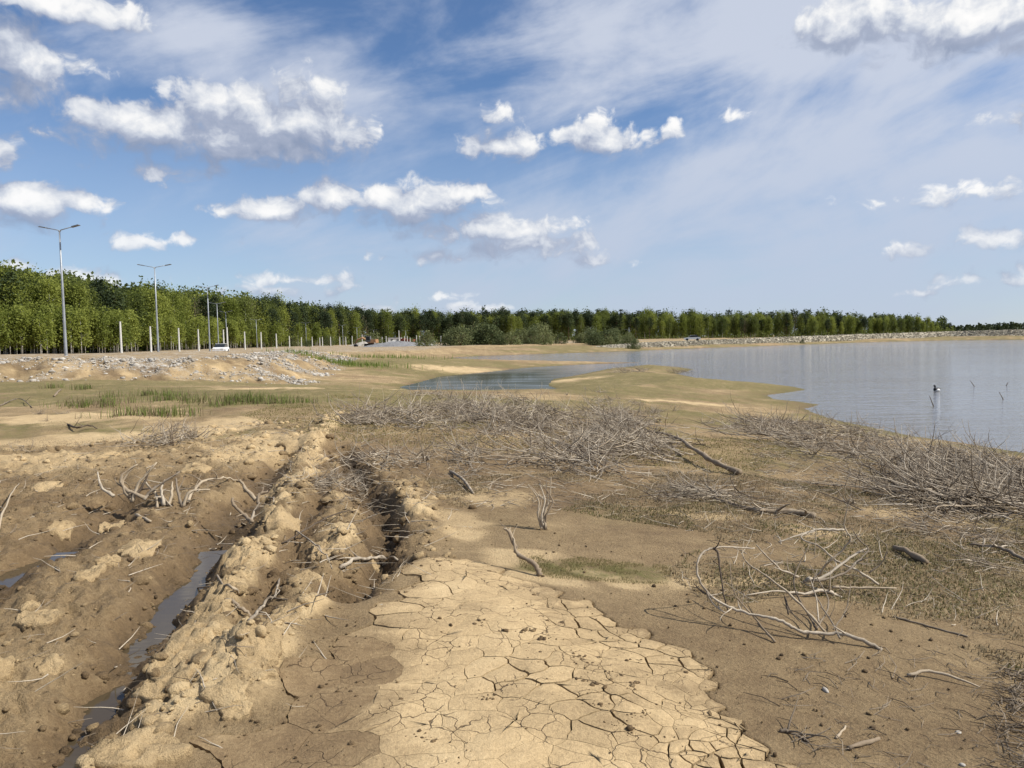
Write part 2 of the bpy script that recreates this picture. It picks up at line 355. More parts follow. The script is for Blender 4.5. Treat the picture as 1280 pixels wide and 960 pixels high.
M['black'] = simple('black_rubber', (0.012, 0.012, 0.012), (0.03, 0.03, 0.03), 6, 0.7)
M['glass'] = simple('dark_glass', (0.02, 0.024, 0.03), (0.03, 0.035, 0.04), 2, 0.08)
M['feather_black'] = simple('black_feathers', (0.008, 0.008, 0.01), (0.02, 0.02, 0.024), 20, 0.5)
M['feather_white'] = simple('white_feathers', (0.72, 0.72, 0.70), (0.82, 0.82, 0.8), 20, 0.7)
def watermat(name, base, calm):
    m, n, b, o = mat(name); pos = n.n('ShaderNodeNewGeometry').outputs['Position']; s = n.n('ShaderNodeSeparateXYZ', ins={0: pos})
    q = n.v('MULTIPLY', pos, (0.55, 1.5, 1))
    h = n.m('ADD', n.noise(q, 1.0, 4, 0.6, 0.4), n.m('MULTIPLY', n.noise(q, 4.2, 3, 0.6, 0.3), 0.22))
    bp = n.n('ShaderNodeBump', ins={'Height': h}); bp.inputs['Distance'].default_value = 0.16
    if calm: bp.inputs['Strength'].default_value = 0.02
    else:
        gust = n.ss(n.noise(n.v('MULTIPLY', pos, (0.02, 0.06, 1)), 1.0, 3, 0.5), 0.3, 0.65)
        wnd = n.m('MAXIMUM', n.ss(s.outputs[0], 1.0, 9.0), n.ss(s.outputs[1], 62.0, 90.0))
        n.put(bp.inputs['Strength'], n.m('MULTIPLY', wnd, n.m('MULTIPLY_ADD', gust, 0.5, 0.5)))
    n.put(b.inputs['Normal'], bp.outputs[0]); b.inputs['Roughness'].default_value = 0.06; b.inputs['IOR'].default_value = 1.33
    if calm: n.put(b.inputs['Base Color'], (*base, 1)); b.inputs['Specular IOR Level'].default_value = 0.5
    else:                                     # dull green diffuse colour mixed over the sheltered pond, open turbid water elsewhere
        n.put(b.inputs['Base Color'], (*base, 1)); b.inputs['Specular IOR Level'].default_value = 0.5
        fm = n.m('MULTIPLY', n.m('SUBTRACT', 1.0, wnd), n.m('MULTIPLY_ADD', n.ss(n.noise(n.v('MULTIPLY', pos, (.25, .8, 1)), 1.0, 5, .6), .3, .7), .35, .50))
        df = n.n('ShaderNodeBsdfDiffuse', ins={0: (0.042, 0.046, 0.030, 1)}); n.put(o.inputs[0], n.n('ShaderNodeMixShader', ins={0: fm, 1: b.outputs[0], 2: df.outputs[0]}).outputs[0])
    return m
M['lake'] = watermat('lake_water', (0.145, 0.142, 0.145), False)
M['puddle'] = watermat('puddle_water', (0.060, 0.045, 0.026), True)

# ------------------------------------------------------------------ terrain
WL = -1.35
shore_px = [(1700,640),(1400,588),(1280,566),(1200,553),(1140,545),(1090,534),(1050,526),(1020,517),(1008,511),(1026,506),(1000,502),(968,499),(960,494),(985,491),(1010,487),(990,483),(955,479),(894,476),(870,472),(845,467),(868,462),(850,459),(817,457.5),(785,459),(760,461),(715,470),(690,474),(684,482),(704,489),(675,492),(640,492.5),(575,491),(515,488),(500,484),(525,478),(550,471),(600,466),(640,462),(660,459.5),(725,455.8),(802,453.2),(725,453.6),(660,454.2),(595,453.4),(548,452),(552,449),(575,446.5),(600,445),(650,443.5),(725,441),(797,438.4),(882,435),(983,431.6),(1085,427.8),(1187,425.4),(1280,424.6),(1500,420)]
SHORE = [tuple(P0(a, c, WL)) for a, c in shore_px]
SHORE += [(700, 330), (700, -60), (60, -60), (34, 2)]
PLATEAU = [(-400, -30), (-75, 24), (-44, 33), (-27, 36.5), (-20, 39), (-14.5, 42), (-13.5, 50), (-16, 66), (-20, 95), (-16, 125), (-4, 160), (14, 185), (60, 260), (120, 400), (60, 1500), (-1500, 1500), (-1500, -30)]
TR0 = [P0(*p) for p in ((-80, 790), (20, 705), (60, 682), (105, 655), (150, 622))]
TR1 = [P0(*p) for p in ((-30, 1040), (70, 935), (135, 850), (195, 775), (245, 715), (280, 660), (318, 610), (345, 575), (365, 555))]
RGA = [P0(*p) for p in ((90, 1010), (185, 905), (240, 830), (290, 755), (330, 685), (350, 635), (368, 590), (385, 560), (405, 535), (420, 518))]
TRM = [P0(*p) for p in ((300, 800), (345, 735), (378, 670), (395, 620), (405, 590))]
RGB = [P0(*p) for p in ((285, 880), (345, 800), (392, 735), (425, 680), (438, 640), (432, 600), (425, 570))]
TR2 = [P0(*p) for p in ((430, 735), (478, 690), (487, 655), (470, 620), (448, 590), (432, 565), (425, 552))]
RGC = [P0(*p) for p in ((520, 690), (535, 650), (520, 615), (500, 592))]
ROUGH = [P0(*p) for p in ((-500, 1000), (-300, 620), (0, 560), (250, 545), (440, 540), (530, 590), (540, 660), (500, 720), (400, 740), (330, 830), (250, 900), (170, 1000))]
PLATES = [P0(*p) for p in ((535, 690), (600, 688), (700, 735), (770, 752), (850, 792), (905, 850), (945, 915), (1030, 985), (1090, 1050), (430, 1050), (470, 960), (450, 890), (478, 845), (520, 812), (452, 808), (468, 780), (505, 740), (512, 708))]
DAMP = [P0(*p) for p in ((478, 770), (505, 800), (478, 880), (480, 960), (470, 1050), (215, 1050), (262, 930), (345, 860), (400, 800))]
def dry_spots(x, y):                          # pale dried patches that lie on the lakebed: (px, py, half width m, half depth m)
    r = np.zeros(np.shape(x))
    for px, py, a, c in ((330, 560, 1.1, 2.4), (270, 540, 1.6, 2.2), (40, 585, 1.6, 1.1), (90, 555, 2.4, 1.2), (570, 668, 0.55, 0.5), (640, 700, .5, .35), (790, 712, 0.35, 0.22), (700, 735, .6, .3), (900, 712, 0.5, 0.25), (850, 625, .8, .4), (960, 705, .5, .2), (1130, 600, .8, .6), (500, 640, .5, .6), (600, 618, .9, .4), (350, 500, 3.5, 2.2), (600, 455, 9, 5), (120, 530, 3, 2), (660, 465, 7, 3), (860, 495, 2.6, .9), (560, 650, .6, .4), (1060, 640, .8, .3), (400, 488, 5, 1.2), (520, 478, 3, 2), (470, 450, 9, 6)):
        c0 = P0(px, py, -0.1 if py > 520 else -0.6)
        r = np.maximum(r, 1-np.sqrt(((x-c0[0])/a)**2+((y-c0[1])/c)**2))
    return r
def parts_of(x, y):
    x = np.asarray(x, float); y = np.asarray(y, float)
    sd = -sdist(x, y, SHORE)                                        # + on land
    land = np.clip(sd, 0, None)
    z = WL+1.35*(1-(1-np.clip(land/21.0, 0, 1))**1.7)
    z = np.where(sd < 0, WL-0.05-np.clip(-sd*0.06, 0, 1.2), z)
    z = z+fbm(x, y, 0.11, 3, 1)*0.16*sm(land, 1, 14)+fbm(x, y, 0.6, 3, 5)*0.045*sm(land, .2, 3)
    pd = sdist(x+fbm(x, y, 0.16, 3, 9)*2.2, y+fbm(x, y, 0.2, 3, 12)*1.6, PLATEAU)
    ph = 0.98-0.62*sm(y, 60, 120)
    rill = fbm(x*1.0+y*0.7, y*0.12, 0.8, 3, 15)
    berm = ph*sm(pd+rill*0.5, -1.2, 4.6)
    z = z+berm*np.where(land > 0, 1, 0)
    face = sm(pd, -2.0, 0.5)*(1-sm(pd, 5.0, 7.5))*(1-sm(y, 70, 120))
    z = z+face*(fbm(x, y, 1.3, 4, 21)*0.26+np.abs(rill)*-0.18)
    z = np.where(y > 700, np.maximum(z, -0.2), z)
    return x, y, z, sd, pd, face
def H(x, y, full=False):
    x, y, z, sd, pd, face = parts_of(x, y)
    nw = lambda a, c: fbm(a, c, 2.2, 3, 31)
    rough = near(x, y, ROUGH, 2, lambda a, c: sm(sdist(a, c, ROUGH)+nw(a, c)*0.4, -0.15, 0.5))
    trench = lambda P, wd, dp, k, lo=0.6: near(x, y, P, 2, lambda a, c: dp*np.exp(-(seg_dist(a+fbm(a, c, 2.1, 3, k)*0.16, c+fbm(a, c, 2.1, 3, k+3)*0.16, P)/wd)**2)*(lo+(1-lo)*(0.5+0.5*fbm(a, c, 1.7, 2, k+7))*2))
    t0 = trench(TR0, 0.22, 0.17, 41); t1 = trench(TR1, 0.22, 0.20, 44, 0.9); tm = trench(TRM, 0.12, 0.09, 47); t2 = trench(TR2, 0.19, 0.27, 50)
    ra = trench(RGA, 0.23, 0.085, 53, 0.4); rb = trench(RGB, 0.17, 0.055, 56, 0.4); rc = trench(RGC, 0.26, 0.035, 59)
    cut = t0+t1+tm+t2; rise = (ra+rb+rc)*(0.62+0.55*sm(fbm(x, y, 2.6, 3, 78), -0.3, 0.4))
    lumps = fbm(x, y, 4.2, 4, 63, 0.55); lum2 = np.abs(fbm(x, y, 7.5, 4, 67, 0.6))
    z = z+rough*(lumps*0.075+(0.35-lum2)*0.085*(1-np.clip(t1*4, 0, .8)))
    z = z+rise*(1+0.7*lumps)-cut
    crumb = np.abs(fbm(x, y, 13, 3, 75, 0.6)); z = z+np.clip(rough*0.7+np.clip(rise*14, 0, 1), 0, 1)*(0.3-crumb)*0.075
    bank = np.clip(t2*3.2, 0, 1)*(lum2-0.2)*0.30
    z = z+bank
    dm = near(x, y, PLATES, 1, lambda a, c: sm(sdist(a, c, PLATES), -0.5, 0.9))
    z = z+dm*0.07
    z = z+fbm(x, y, 3.0, 4, 71)*(0.010+0.030*sm(y, 7.5, 11)*(1-sm(y, 40, 60)))*sm(sd, 0.3, 2)
    if not full: return z
    dn = sm(dry_spots(x+fbm(x, y, 1.4, 3, 81)*0.5, y+fbm(x, y, 1.0, 3, 84)*0.6)+fbm(x, y, 2.4, 4, 87)*0.35, 0.0, 0.55)
    pn = near(x, y, PLATES, 1.5, lambda a, c: sm(sdist(a, c, PLATES)+fbm(a, c, 3, 3, 33)*0.25, -0.25, 0.12))
    far = sm(y, 9, 20)
    dry = 0.41+0.14*fbm(x, y, 0.35, 4, 90)+0.16*fbm(x, y, 1.6, 4, 92)*sm(y, 5.5, 8)+0.08*far+0.36*dn
    dry = dry+0.16*pn*0-np.clip(cut*1.7, 0, 0.42)+rough*0.02
    top = sm(rise+rough*lumps*0.05-cut*0.4, 0.018, 0.06)*(0.25+0.75*sm(fbm(x, y, 5.5, 4, 94), -0.32, 0.08)); dry = dry+top*0.52
    dry = dry+rough*0.28*sm(lumps*0.06+0.03*fbm(x, y, 1.2, 2, 93), 0.02, 0.06)
    dry = np.where(pd > 0, dry+0.04, dry)+face*(0.32*fbm(x*1.0+y*0.7, y*0.12, 0.8, 4, 15)+0.30*fbm(x, y, 1.6, 4, 16)-0.06)
    dry = dry-0.14*(1-sm(sd, 0.0, 1.6))-0.16*(1-sm(sd, 0.1, 0.5))
    alg = sm(fbm(x*0.45, y, 0.22, 4, 95)+0.35*fbm(x, y, 0.9, 3, 96)+0.16*sm(y, 5.5, 7.5)+0.26*sm(y, 8, 16)-0.12*sm(y, 55, 80), 0.0, 0.5)*sm(y+x*0.35, 6.2, 8.5)*(1-dn)*(1-0.9*sm(pd, -2, 0))*(1-0.85*rough)
    alg = np.maximum(alg, (1-sm(sd, 0.4, 3.0))*sm(fbm(x, y, 0.5, 3, 97), -0.35, 0.15)*sm(y, 14, 18)*(1-sm(y, 60, 90)))
    fg = P0(740, 694); alg = np.maximum(alg, sm(1-np.sqrt(((x-fg[0])/0.75)**2+((y-fg[1])/0.30)**2)+fbm(x, y, 3, 3, 99)*0.4, 0.0, 0.5))
    grav = np.maximum(face*sm(fbm(x, y, 0.28, 3, 101)+0.30*sm(pd, 1, 4), -0.2, 0.25), sm(pd, 5, 9)*0.75*(1-sm(y, 260, 340)))
    return z, dry, alg, grav
CX, CY = 0.0, -1.2
th = np.radians(np.concatenate([np.linspace(-180, -46, 46, endpoint=False), np.linspace(-46, 46, 560, endpoint=False), np.linspace(46, 180, 46, endpoint=False)]))
rr = [0.2]
while rr[-1] < 7000:
    r = rr[-1]; rr.append(r*(1.035 if r < 3.2 else 1.0052 if r < 26 else 1.011 if r < 420 else 1.12))
rr = np.array(rr); NR, NTH = len(rr), len(th)
GX = CX+np.outer(rr, np.sin(th)); GY = CY+np.outer(rr, np.cos(th))
gx, gy = GX.ravel(), GY.ravel()
gz, dry, alg, grav = H(gx, gy, True)

# cracked plates: a warped Voronoi of uneven cell size, cut in world space
lo = np.array(PLATES+DAMP).min(0)-0.5; hi_ = np.array(PLATES+DAMP).max(0)+0.5
def cell_r(x, y):
    c = P0(640, 850); e = P0(900, 900)
    t = np.clip(((x-c[0])*(e[0]-c[0])+(y-c[1])*(e[1]-c[1]))/((e-c)@(e-c)), 0, 1)
    return (0.30 if inside(np.array([x]), np.array([y]), DAMP)[0] and not inside(np.array([x]), np.array([y]), PLATES)[0] else 0.165-0.105*t)*(1+0.35*float(vn(x*2, y*2, 5)))
seeds = []
pr = random.Random(11)
for _ in range(16000):
    x, y = pr.uniform(lo[0], hi_[0]), pr.uniform(lo[1], hi_[1]); r = cell_r(x, y)
    if all((x-a)**2+(y-c)**2 > (0.5*(r+q))**2 for a, c, q in seeds): seeds.append((x, y, r))
S = np.array(seeds)
tan = inside(S[:, 0], S[:, 1], PLATES); keep = tan | inside(S[:, 0], S[:, 1], DAMP)
def H1(x, y): return float(H(np.array([x]), np.array([y]))[0])
def clip_cell(i):
    c = S[i, :2]; R = S[i, 2]*4; poly = [c+np.array(v)*R for v in ((-1, -1), (1, -1), (1, 1), (-1, 1))]
    dd = np.hypot(S[:, 0]-c[0], S[:, 1]-c[1]); order = np.argsort(dd)[1:22]
    for j in order:
        nrm = S[j, :2]-c; mid = (S[j, :2]+c)/2; new = []
        for k in range(len(poly)):
            p, q = poly[k], poly[(k+1) % len(poly)]; a, e = (p-mid)@nrm, (q-mid)@nrm
            if a <= 0: new.append(p)
            if a*e < 0: new.append(p+(q-p)*a/(a-e))
        poly = new
        if not poly: break
    return poly
plate_meshes = []
warp = lambda p: p+np.array([fbm(p[0], p[1], 3.6, 3, 111)*0.10+fbm(p[0], p[1], 24, 2, 117)*0.012, fbm(p[0], p[1], 3.6, 3, 114)*0.10+fbm(p[0], p[1], 24, 2, 119)*0.012])
rings = []
for i in np.nonzero(keep)[0]:
    poly = clip_cell(i)
    if len(poly) < 3: continue
    out = []
    for k in range(len(poly)):
        p, q = poly[k], poly[(k+1) % len(poly)]; m = max(2, int(np.linalg.norm(q-p)/0.028))
        for j in range(m): out.append(warp(p+(q-p)*j/m))
    O = np.array(out); T = np.roll(O, -1, 0)-np.roll(O, 1, 0); Nn = np.stack([-T[:, 1], T[:, 0]], 1); Nn /= np.linalg.norm(Nn, axis=1)[:, None]+1e-9
    wv = 0.0012+0.0068*np.clip(vn(O[:, 0]*2.6, O[:, 1]*2.6, 121)*1.1+0.25+0.4*vn(O[:, 0]*9, O[:, 1]*9, 123), 0, 1.2)
    if not tan[i]: wv = wv*.35
    rings.append((O, Nn, wv, bool(tan[i])))
allp = np.concatenate([r[0] for r in rings])
print('plates', len(rings))
for O, Nn, wv, is_tan in rings:
    c = O.mean(0); n_ = len(O); edge = O+Nn*wv[:, None]
    levels = [(edge, -0.052), (edge, 0.004), (edge, 0.004), (c+(edge-c)*0.6, 0.006)]
    ctr = H1(*c); V = []; D = []
    for X, dz in levels:
        hz_ = H(X[:, 0], X[:, 1]); curl = 0.004*fbm(X[:, 0], X[:, 1], 8, 2, 131)
        for (px_, py_), h_ , cu in zip(X, hz_, curl): V.append((px_, py_, h_+dz+(cu if dz > -0.02 else 0)))
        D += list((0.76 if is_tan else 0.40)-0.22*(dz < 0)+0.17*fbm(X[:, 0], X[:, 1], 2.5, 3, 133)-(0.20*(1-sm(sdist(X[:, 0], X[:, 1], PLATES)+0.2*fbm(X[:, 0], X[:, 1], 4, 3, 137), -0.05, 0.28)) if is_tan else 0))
    V.append((c[0], c[1], ctr+0.008)); D.append((0.76 if is_tan else 0.40)+0.17*float(fbm(c[0], c[1], 2.5, 3, 133)))
    F = [(l*n_+k, l*n_+(k+1) % n_, (l+1)*n_+(k+1) % n_, (l+1)*n_+k) for l in (0, 2) for k in range(n_)]+[(3*n_+k, 3*n_+(k+1) % n_, 4*n_) for k in range(n_)]
    me = mesh_py('mud_plate', V, F, True); at_ = me.attributes.new('dry', 'FLOAT', 'POINT'); at_.data.foreach_set('value', np.array(D, np.float32)); plate_meshes.append(me)
# the bed under the plates lies a little lower, so that the cracks have depth
bb = (gx > lo[0]) & (gx < hi_[0]) & (gy > lo[1]) & (gy < hi_[1])
idx = np.nonzero(bb)[0]
near_keep = np.zeros(len(idx), bool)
for O, _, _, _ in rings:
    a0, a1 = O.min(0), O.max(0); kk = np.nonzero((gx[idx] > a0[0]) & (gx[idx] < a1[0]) & (gy[idx] > a0[1]) & (gy[idx] < a1[1]))[0]
    if len(kk): near_keep[kk] |= inside(gx[idx[kk]], gy[idx[kk]], O)
low_i = idx[near_keep]; gz[low_i] -= 0.05; dry[low_i] = 0.05
FV = (np.arange(NR-1)[:, None]*NTH+np.arange(NTH)[None, :]).ravel()
FV2 = (np.arange(NR-1)[:, None]*NTH+(np.arange(NTH)[None, :]+1) % NTH).ravel()
Fq = np.stack([FV, FV+NTH, FV2+NTH, FV2], 1)[:, ::-1]
me = mesh_np('lakebed', np.stack([gx, gy, gz], 1), Fq, True)
ca_ = me.attributes.new('mask', 'FLOAT_COLOR', 'POINT')
ca_.data.foreach_set('color', np.stack([np.clip(dry, 0, 1), np.clip(alg, 0, 1), np.clip(grav, 0, 1), np.ones_like(dry)], 1).astype(np.float32).ravel())
ground = obj('lakebed', me, M['mud'], kind='structure')
for me in plate_meshes: obj('mud_plate', me, M['plate'], ground)

_ts = np.geomspace(1.5, 900, 900)
def G(px, py):                                # where a pixel's ray meets the ground
    d = ray(px, py); X = d[0]*_ts; Y = d[1]*_ts; Z = EYE+d[2]*_ts
    h = H(X, Y); k = int(np.argmax(Z < h))
    if k == 0: p = P0(px, max(py, 440)); return np.array([p[0], p[1], H1(*p)])
    a, c = Z[k-1]-h[k-1], h[k]-Z[k]; t = _ts[k-1]+(_ts[k]-_ts[k-1])*a/(a+c)
    return np.array([d[0]*t, d[1]*t, EYE+d[2]*t])

# ------------------------------------------------------------------ water
me = mesh_py('lake', [(-60, 8, WL), (700, 8, WL), (700, 420, WL), (-60, 420, WL)], [(0, 1, 2, 3)])
obj('lake', me, M['lake'], kind='structure')
def puddle(P, z, wd, k0=0.0, k1=1.0):
    P = np.array(spline(P, 6)); n_ = len(P); P = P[int(n_*k0):int(n_*k1)]; T = np.gradient(P, axis=0); N_ = np.stack([-T[:, 1], T[:, 0]], 1); N_ /= np.linalg.norm(N_, axis=1)[:, None]
    V = [(*(p+q*wd), z) for p, q in zip(P, N_)]+[(*(p-q*wd), z) for p, q in zip(P, N_)]; m = len(P)
    obj('puddle', mesh_py('puddle', V, [(i, i+1, m+i+1, m+i) for i in range(m-1)]), M['puddle'], kind='structure')
puddle(TR1, -0.135, 0.30, 0.0, 0.62)
puddle(TR0, -0.12, 0.25, 0.15, 0.62)

# ------------------------------------------------------------------ dried mud slabs and clods on the ruts
def slab(px, py, hw, hh, hgt):
    hw, hh = hw*.82, hh*.8
    c = G(px, py); k = np.linalg.norm(c[:2])/FPX; n_ = 34; sd_ = int(px*7+py)
    rx = hw*k*1.05; ry = max(0.6*rx, min(1.6*rx, abs(P0(px, py-hh)[1]-P0(px, py+hh)[1])/2))
    ang = np.linspace(0, 2*math.pi, n_, endpoint=False); V = []; D = []; rot = rng.uniform(-.5, .5)
    rad = 1+0.36*vn(np.cos(ang)*1.4+sd_, np.sin(ang)*1.4, 5)+0.20*vn(np.cos(ang)*4+sd_, np.sin(ang)*4, 8)
    for sc_, dz in ((1.0, -0.06), (1.03, hgt*0.30), (1.0, hgt*0.52), (0.93, hgt*0.60), (0.78, hgt*0.62), (0.6, hgt*0.64), (0.4, hgt*0.66), (0.2, hgt*0.66)):
        X = c[0]+rx*sc_*rad*np.cos(ang+rot); Y = c[1]+ry*sc_*rad*np.sin(ang+rot); h = H(X, Y)
        hb = 0.8*h+0.2*c[2]
        for x_, y_, h_ in zip(X, Y, hb): V.append((x_, y_, h_+dz+0.020*float(fbm(x_, y_, 13, 4, 3, .6))-0.022*abs(float(fbm(x_, y_, 22, 2, 8))))); D.append(0.76+.12*float(fbm(x_, y_, 9, 2, 5)) if dz > 0 else 0.2)
    V.append((c[0], c[1], c[2]+hgt*.66)); D.append(0.86)
    F = [(l*n_+i, l*n_+(i+1) % n_, (l+1)*n_+(i+1) % n_, (l+1)*n_+i) for l in range(7) for i in range(n_)]+[(7*n_+i, 7*n_+(i+1) % n_, 8*n_) for i in range(n_)]
    me = mesh_py('mud_slab', V, F, True); a_ = me.attributes.new('dry', 'FLOAT', 'POINT'); a_.data.foreach_set('value', np.array(D, np.float32))
    obj('mud_slab', me, M['clod'], ground)
for a in ((172, 936, 58, 26, .05), (322, 812, 26, 15, .03), (318, 840, 32, 12, .03), (278, 862, 30, 13, .035), (296, 886, 23, 11, .025), (352, 768, 34, 11, .03), (332, 788, 24, 12, .03), (245, 790, 40, 22, .05), (225, 825, 42, 20, .05), (200, 858, 42, 18, .05), (262, 760, 30, 14, .045), (285, 735, 22, 12, .04),
          (172, 684, 26, 10, .05), (116, 722, 17, 14, .07), (52, 775, 24, 12, .05), (402, 690, 18, 12, .045), (424, 684, 14, 9, .03), (64, 830, 16, 9, .03), (2, 832, 16, 14, .05), (300, 700, 18, 10, .04), (345, 610, 20, 9, .06), (352, 645, 22, 9, .05), (38, 760, 10, 8, .05), (138, 700, 12, 8, .04),
          (372, 552, 26, 8, .08), (395, 575, 20, 8, .07), (385, 720, 20, 9, .04), (240, 588, 16, 6, .06), (130, 570, 14, 5, .05), (60, 610, 18, 6, .05), (470, 712, 9, 5, .06), (75, 662, 12, 7, .05), (140, 660, 14, 7, .05)):
    slab(*a)
def ico():
    t = (1+5**.5)/2; V = np.array([(-1, t, 0), (1, t, 0), (-1, -t, 0), (1, -t, 0), (0, -1, t), (0, 1, t), (0, -1, -t), (0, 1, -t), (t, 0, -1), (t, 0, 1), (-t, 0, -1), (-t, 0, 1)])
    V = V/np.linalg.norm(V[0]); F = np.array([(0, 11, 5), (0, 5, 1), (0, 1, 7), (0, 7, 10), (0, 10, 11), (1, 5, 9), (5, 11, 4), (11, 10, 2), (10, 7, 6), (7, 1, 8), (3, 9, 4), (3, 4, 2), (3, 2, 6), (3, 6, 8), (3, 8, 9), (4, 9, 5), (2, 4, 11), (6, 2, 10), (8, 6, 7), (9, 8, 1)]); return V, F
def ico2():
    V, F = ico(); V = list(map(tuple, V)); F2 = []; mid = {}
    def md(a, c):
        k = (min(a, c), max(a, c))
        if k not in mid: p = (np.array(V[a])+np.array(V[c]))/2; mid[k] = len(V); V.append(tuple(p/np.linalg.norm(p)))
        return mid[k]
    for a, c, d in F: x, y, z = md(a, c), md(c, d), md(d, a); F2 += [(a, x, z), (c, y, x), (d, z, y), (x, y, z)]
    return np.array(V), np.array(F2)
def lumps_mesh(name, P, size, flat=(1, 1, .7), fine=False, rough=0.35, vals=None, seed=1):
    r = np.random.default_rng(seed); V0, F0 = ico2() if fine else ico(); n_ = len(P); k = len(V0)
    sc = size[:, None, None]*(1+r.uniform(-.3, .3, (n_, 1, 3)))*np.array(flat)
    jit = 1+rough*r.uniform(-1, 1, (n_, k, 1))
    a = r.uniform(0, 6.283, n_); ca, sa = np.cos(a)[:, None], np.sin(a)[:, None]
    L = V0[None]*jit*sc; X = L[:, :, 0]*ca-L[:, :, 1]*sa; Y = L[:, :, 0]*sa+L[:, :, 1]*ca
    V = np.stack([X, Y, L[:, :, 2]], 2)+P[:, None, :]; F = F0[None]+(np.arange(n_)*k)[:, None, None]
    me = mesh_np(name, V.reshape(-1, 3), F.reshape(-1, 3))
    if vals is not None:
        a_ = me.attributes.new('dry', 'FLOAT', 'POINT'); a_.data.foreach_set('value', np.repeat(vals, k).astype(np.float32))
    return me
def scatter(poly, n_, seed):                  # random points in a world polygon
    r = np.random.default_rng(seed); p = np.array([q[:2] for q in poly]); lo, hi = p.min(0), p.max(0); out = np.zeros((0, 2))
    while len(out) < n_:
        q = r.uniform(lo, hi, (n_*2, 2)); out = np.vstack([out, q[inside(q[:, 0], q[:, 1], poly)]])
    return out[:n_]
def onground(q, dz=0.0): return np.column_stack([q, H(q[:, 0], q[:, 1])+dz])
def along(P, n_, spread, seed):
    r = np.random.default_rng(seed); Q = np.array(spline([list(p[:2]) for p in P], 30)); k = r.integers(0, len(Q), n_); return Q[k]+r.normal(0, spread, (n_, 2))
rp = [P0(*p) for p in ((-120, 960), (-60, 640), (30, 560), (380, 520), (540, 600), (500, 720), (330, 830), (150, 1000))]
q = np.vstack([scatter(rp, 2600, 4), along(RGA, 900, .13, 5), along(RGB, 420, .11, 6), along(TR2, 500, .16, 7), along(TR1, 300, .28, 8), along(RGC, 150, .2, 9)])
sz = np.clip(0.010*np.random.default_rng(5).pareto(2.2, len(q))+0.006, 0, 0.055)*np.clip(0.6+q[:, 1]*0.06, .7, 1.5)
_, dv, _, _ = H(q[:, 0], q[:, 1], True)
dv = np.clip(dv+np.random.default_rng(6).uniform(-.2, .28, len(q)), 0.02, 0.95)
obj('mud_clods', lumps_mesh('mud_clods', onground(q, 0.002), sz, (1, 1, .7), True, 0.20, dv, 3), M['clod'], kind='stuff')
q = np.vstack([scatter(PLATES, 260, 14), scatter([P0(*p) for p in ((560, 620), (1000, 690), (1280, 760), (1300, 960), (950, 960), (840, 790), (640, 690))], 420, 15), scatter([P0(*p) for p in ((250, 960), (330, 830), (480, 760), (450, 960))], 120, 16)])
cl_ = [G(px, py)[:2] for px, py in ((660, 790), (680, 800), (738, 855), (745, 880), (770, 905), (790, 915), (790, 860), (805, 895), (610, 875), (535, 925), (600, 778), (720, 820), (735, 832), (765, 845))]
q = np.vstack([q]+[c+np.random.default_rng(i).normal(0, .03, (14, 2)) for i, c in enumerate(cl_)])
sz = np.clip(0.004*np.random.default_rng(8).pareto(2.4, len(q))+0.003, 0, 0.016)
obj('mud_crumbs', lumps_mesh('mud_crumbs', onground(q, 0.006), sz, (1, 1, .7), False, 0.3, np.random.default_rng(9).uniform(.05, .5, len(q)), 4), M['clod'], kind='stuff')

# ------------------------------------------------------------------ rubble on the berm, riprap dam
r_ = np.random.default_rng(21); q = np.column_stack([r_.uniform(-75, -8, 160000), r_.uniform(26, 80, 160000)])
_, _, _, _, pd_, fc_ = parts_of(q[:, 0], q[:, 1]); w_ = fbm(q[:, 0], q[:, 1], 0.28, 3, 101)+0.30*sm(pd_, 1, 4)
q = q[(fc_ > 0.25) & (w_+r_.normal(0, .12, len(q)) > 0.0)][:26000]
sz = np.clip(0.03*r_.pareto(2.3, len(q))+0.028, 0, 0.19)
obj('berm_rubble', lumps_mesh('berm_rubble', onground(q, 0.01), sz, (1, .8, .6), False, 0.3, None, 6), M['stone'], kind='stuff')
toe_px = [(735, 440.2), (797, 438), (882, 434.6), (983, 431.2), (1085, 427.4), (1187, 425.0), (1280, 424.2), (1480, 420)]
cre_py = [431.5, 428.6, 425.3, 421.3, 417.6, 414.4, 412.0, 404.5]
toe = np.array([P0(a, c, WL) for a, c in toe_px]); dirv = toe/np.linalg.norm(toe, axis=1)[:, None]
toe = toe+dirv*5; cre = toe+dirv*8
cz = np.array([PD(px, cp, c[1])[2] for (px, _), cp, c in zip(toe_px, cre_py, cre)]); cz[0] = -0.6
nn = 260; tt = np.linspace(0, len(toe)-1, nn); I = lambda A: np.stack([np.interp(tt, np.arange(len(A)), A[:, k]) for k in range(A.shape[1])], 1)
toe_i, cre_i, dv_i = I(toe), I(cre), I(dirv); cz_i = np.interp(tt, np.arange(len(cz)), cz)
rows = []
for f, zz in ((-0.15, None), (0.0, 0), (0.25, .25), (0.5, .5), (0.75, .75), (1.0, 1.0)):
    xy = toe_i*(1-f)+cre_i*f; z = (-1.15 if f >= 0 else -2.2)+(0 if zz is None else zz)*(cz_i+1.15); nz = fbm(xy[:, 0], xy[:, 1], .5, 3, 7+int(f*10)); rows.append(np.column_stack([xy, z+nz*0.10*(0 < f < 1)]))
rows.append(np.column_stack([cre_i+dv_i*6, cz_i-0.02])); rows.append(np.column_stack([cre_i+dv_i*16, cz_i*0-2.0]))
V = np.vstack(rows); F = [(a*nn+i, a*nn+i+1, (a+1)*nn+i+1, (a+1)*nn+i) for a in range(len(rows)-1) for i in range(nn-1)]
dam = obj('embankment', mesh_py('embankment', V, F), M['riprap'], kind='structure')
r_ = np.random.default_rng(31); m = 12000; ti = r_.uniform(0, nn-1.01, m); k = ti.astype(int); u = r_.uniform(0.03, 1.02, m)[:, None]
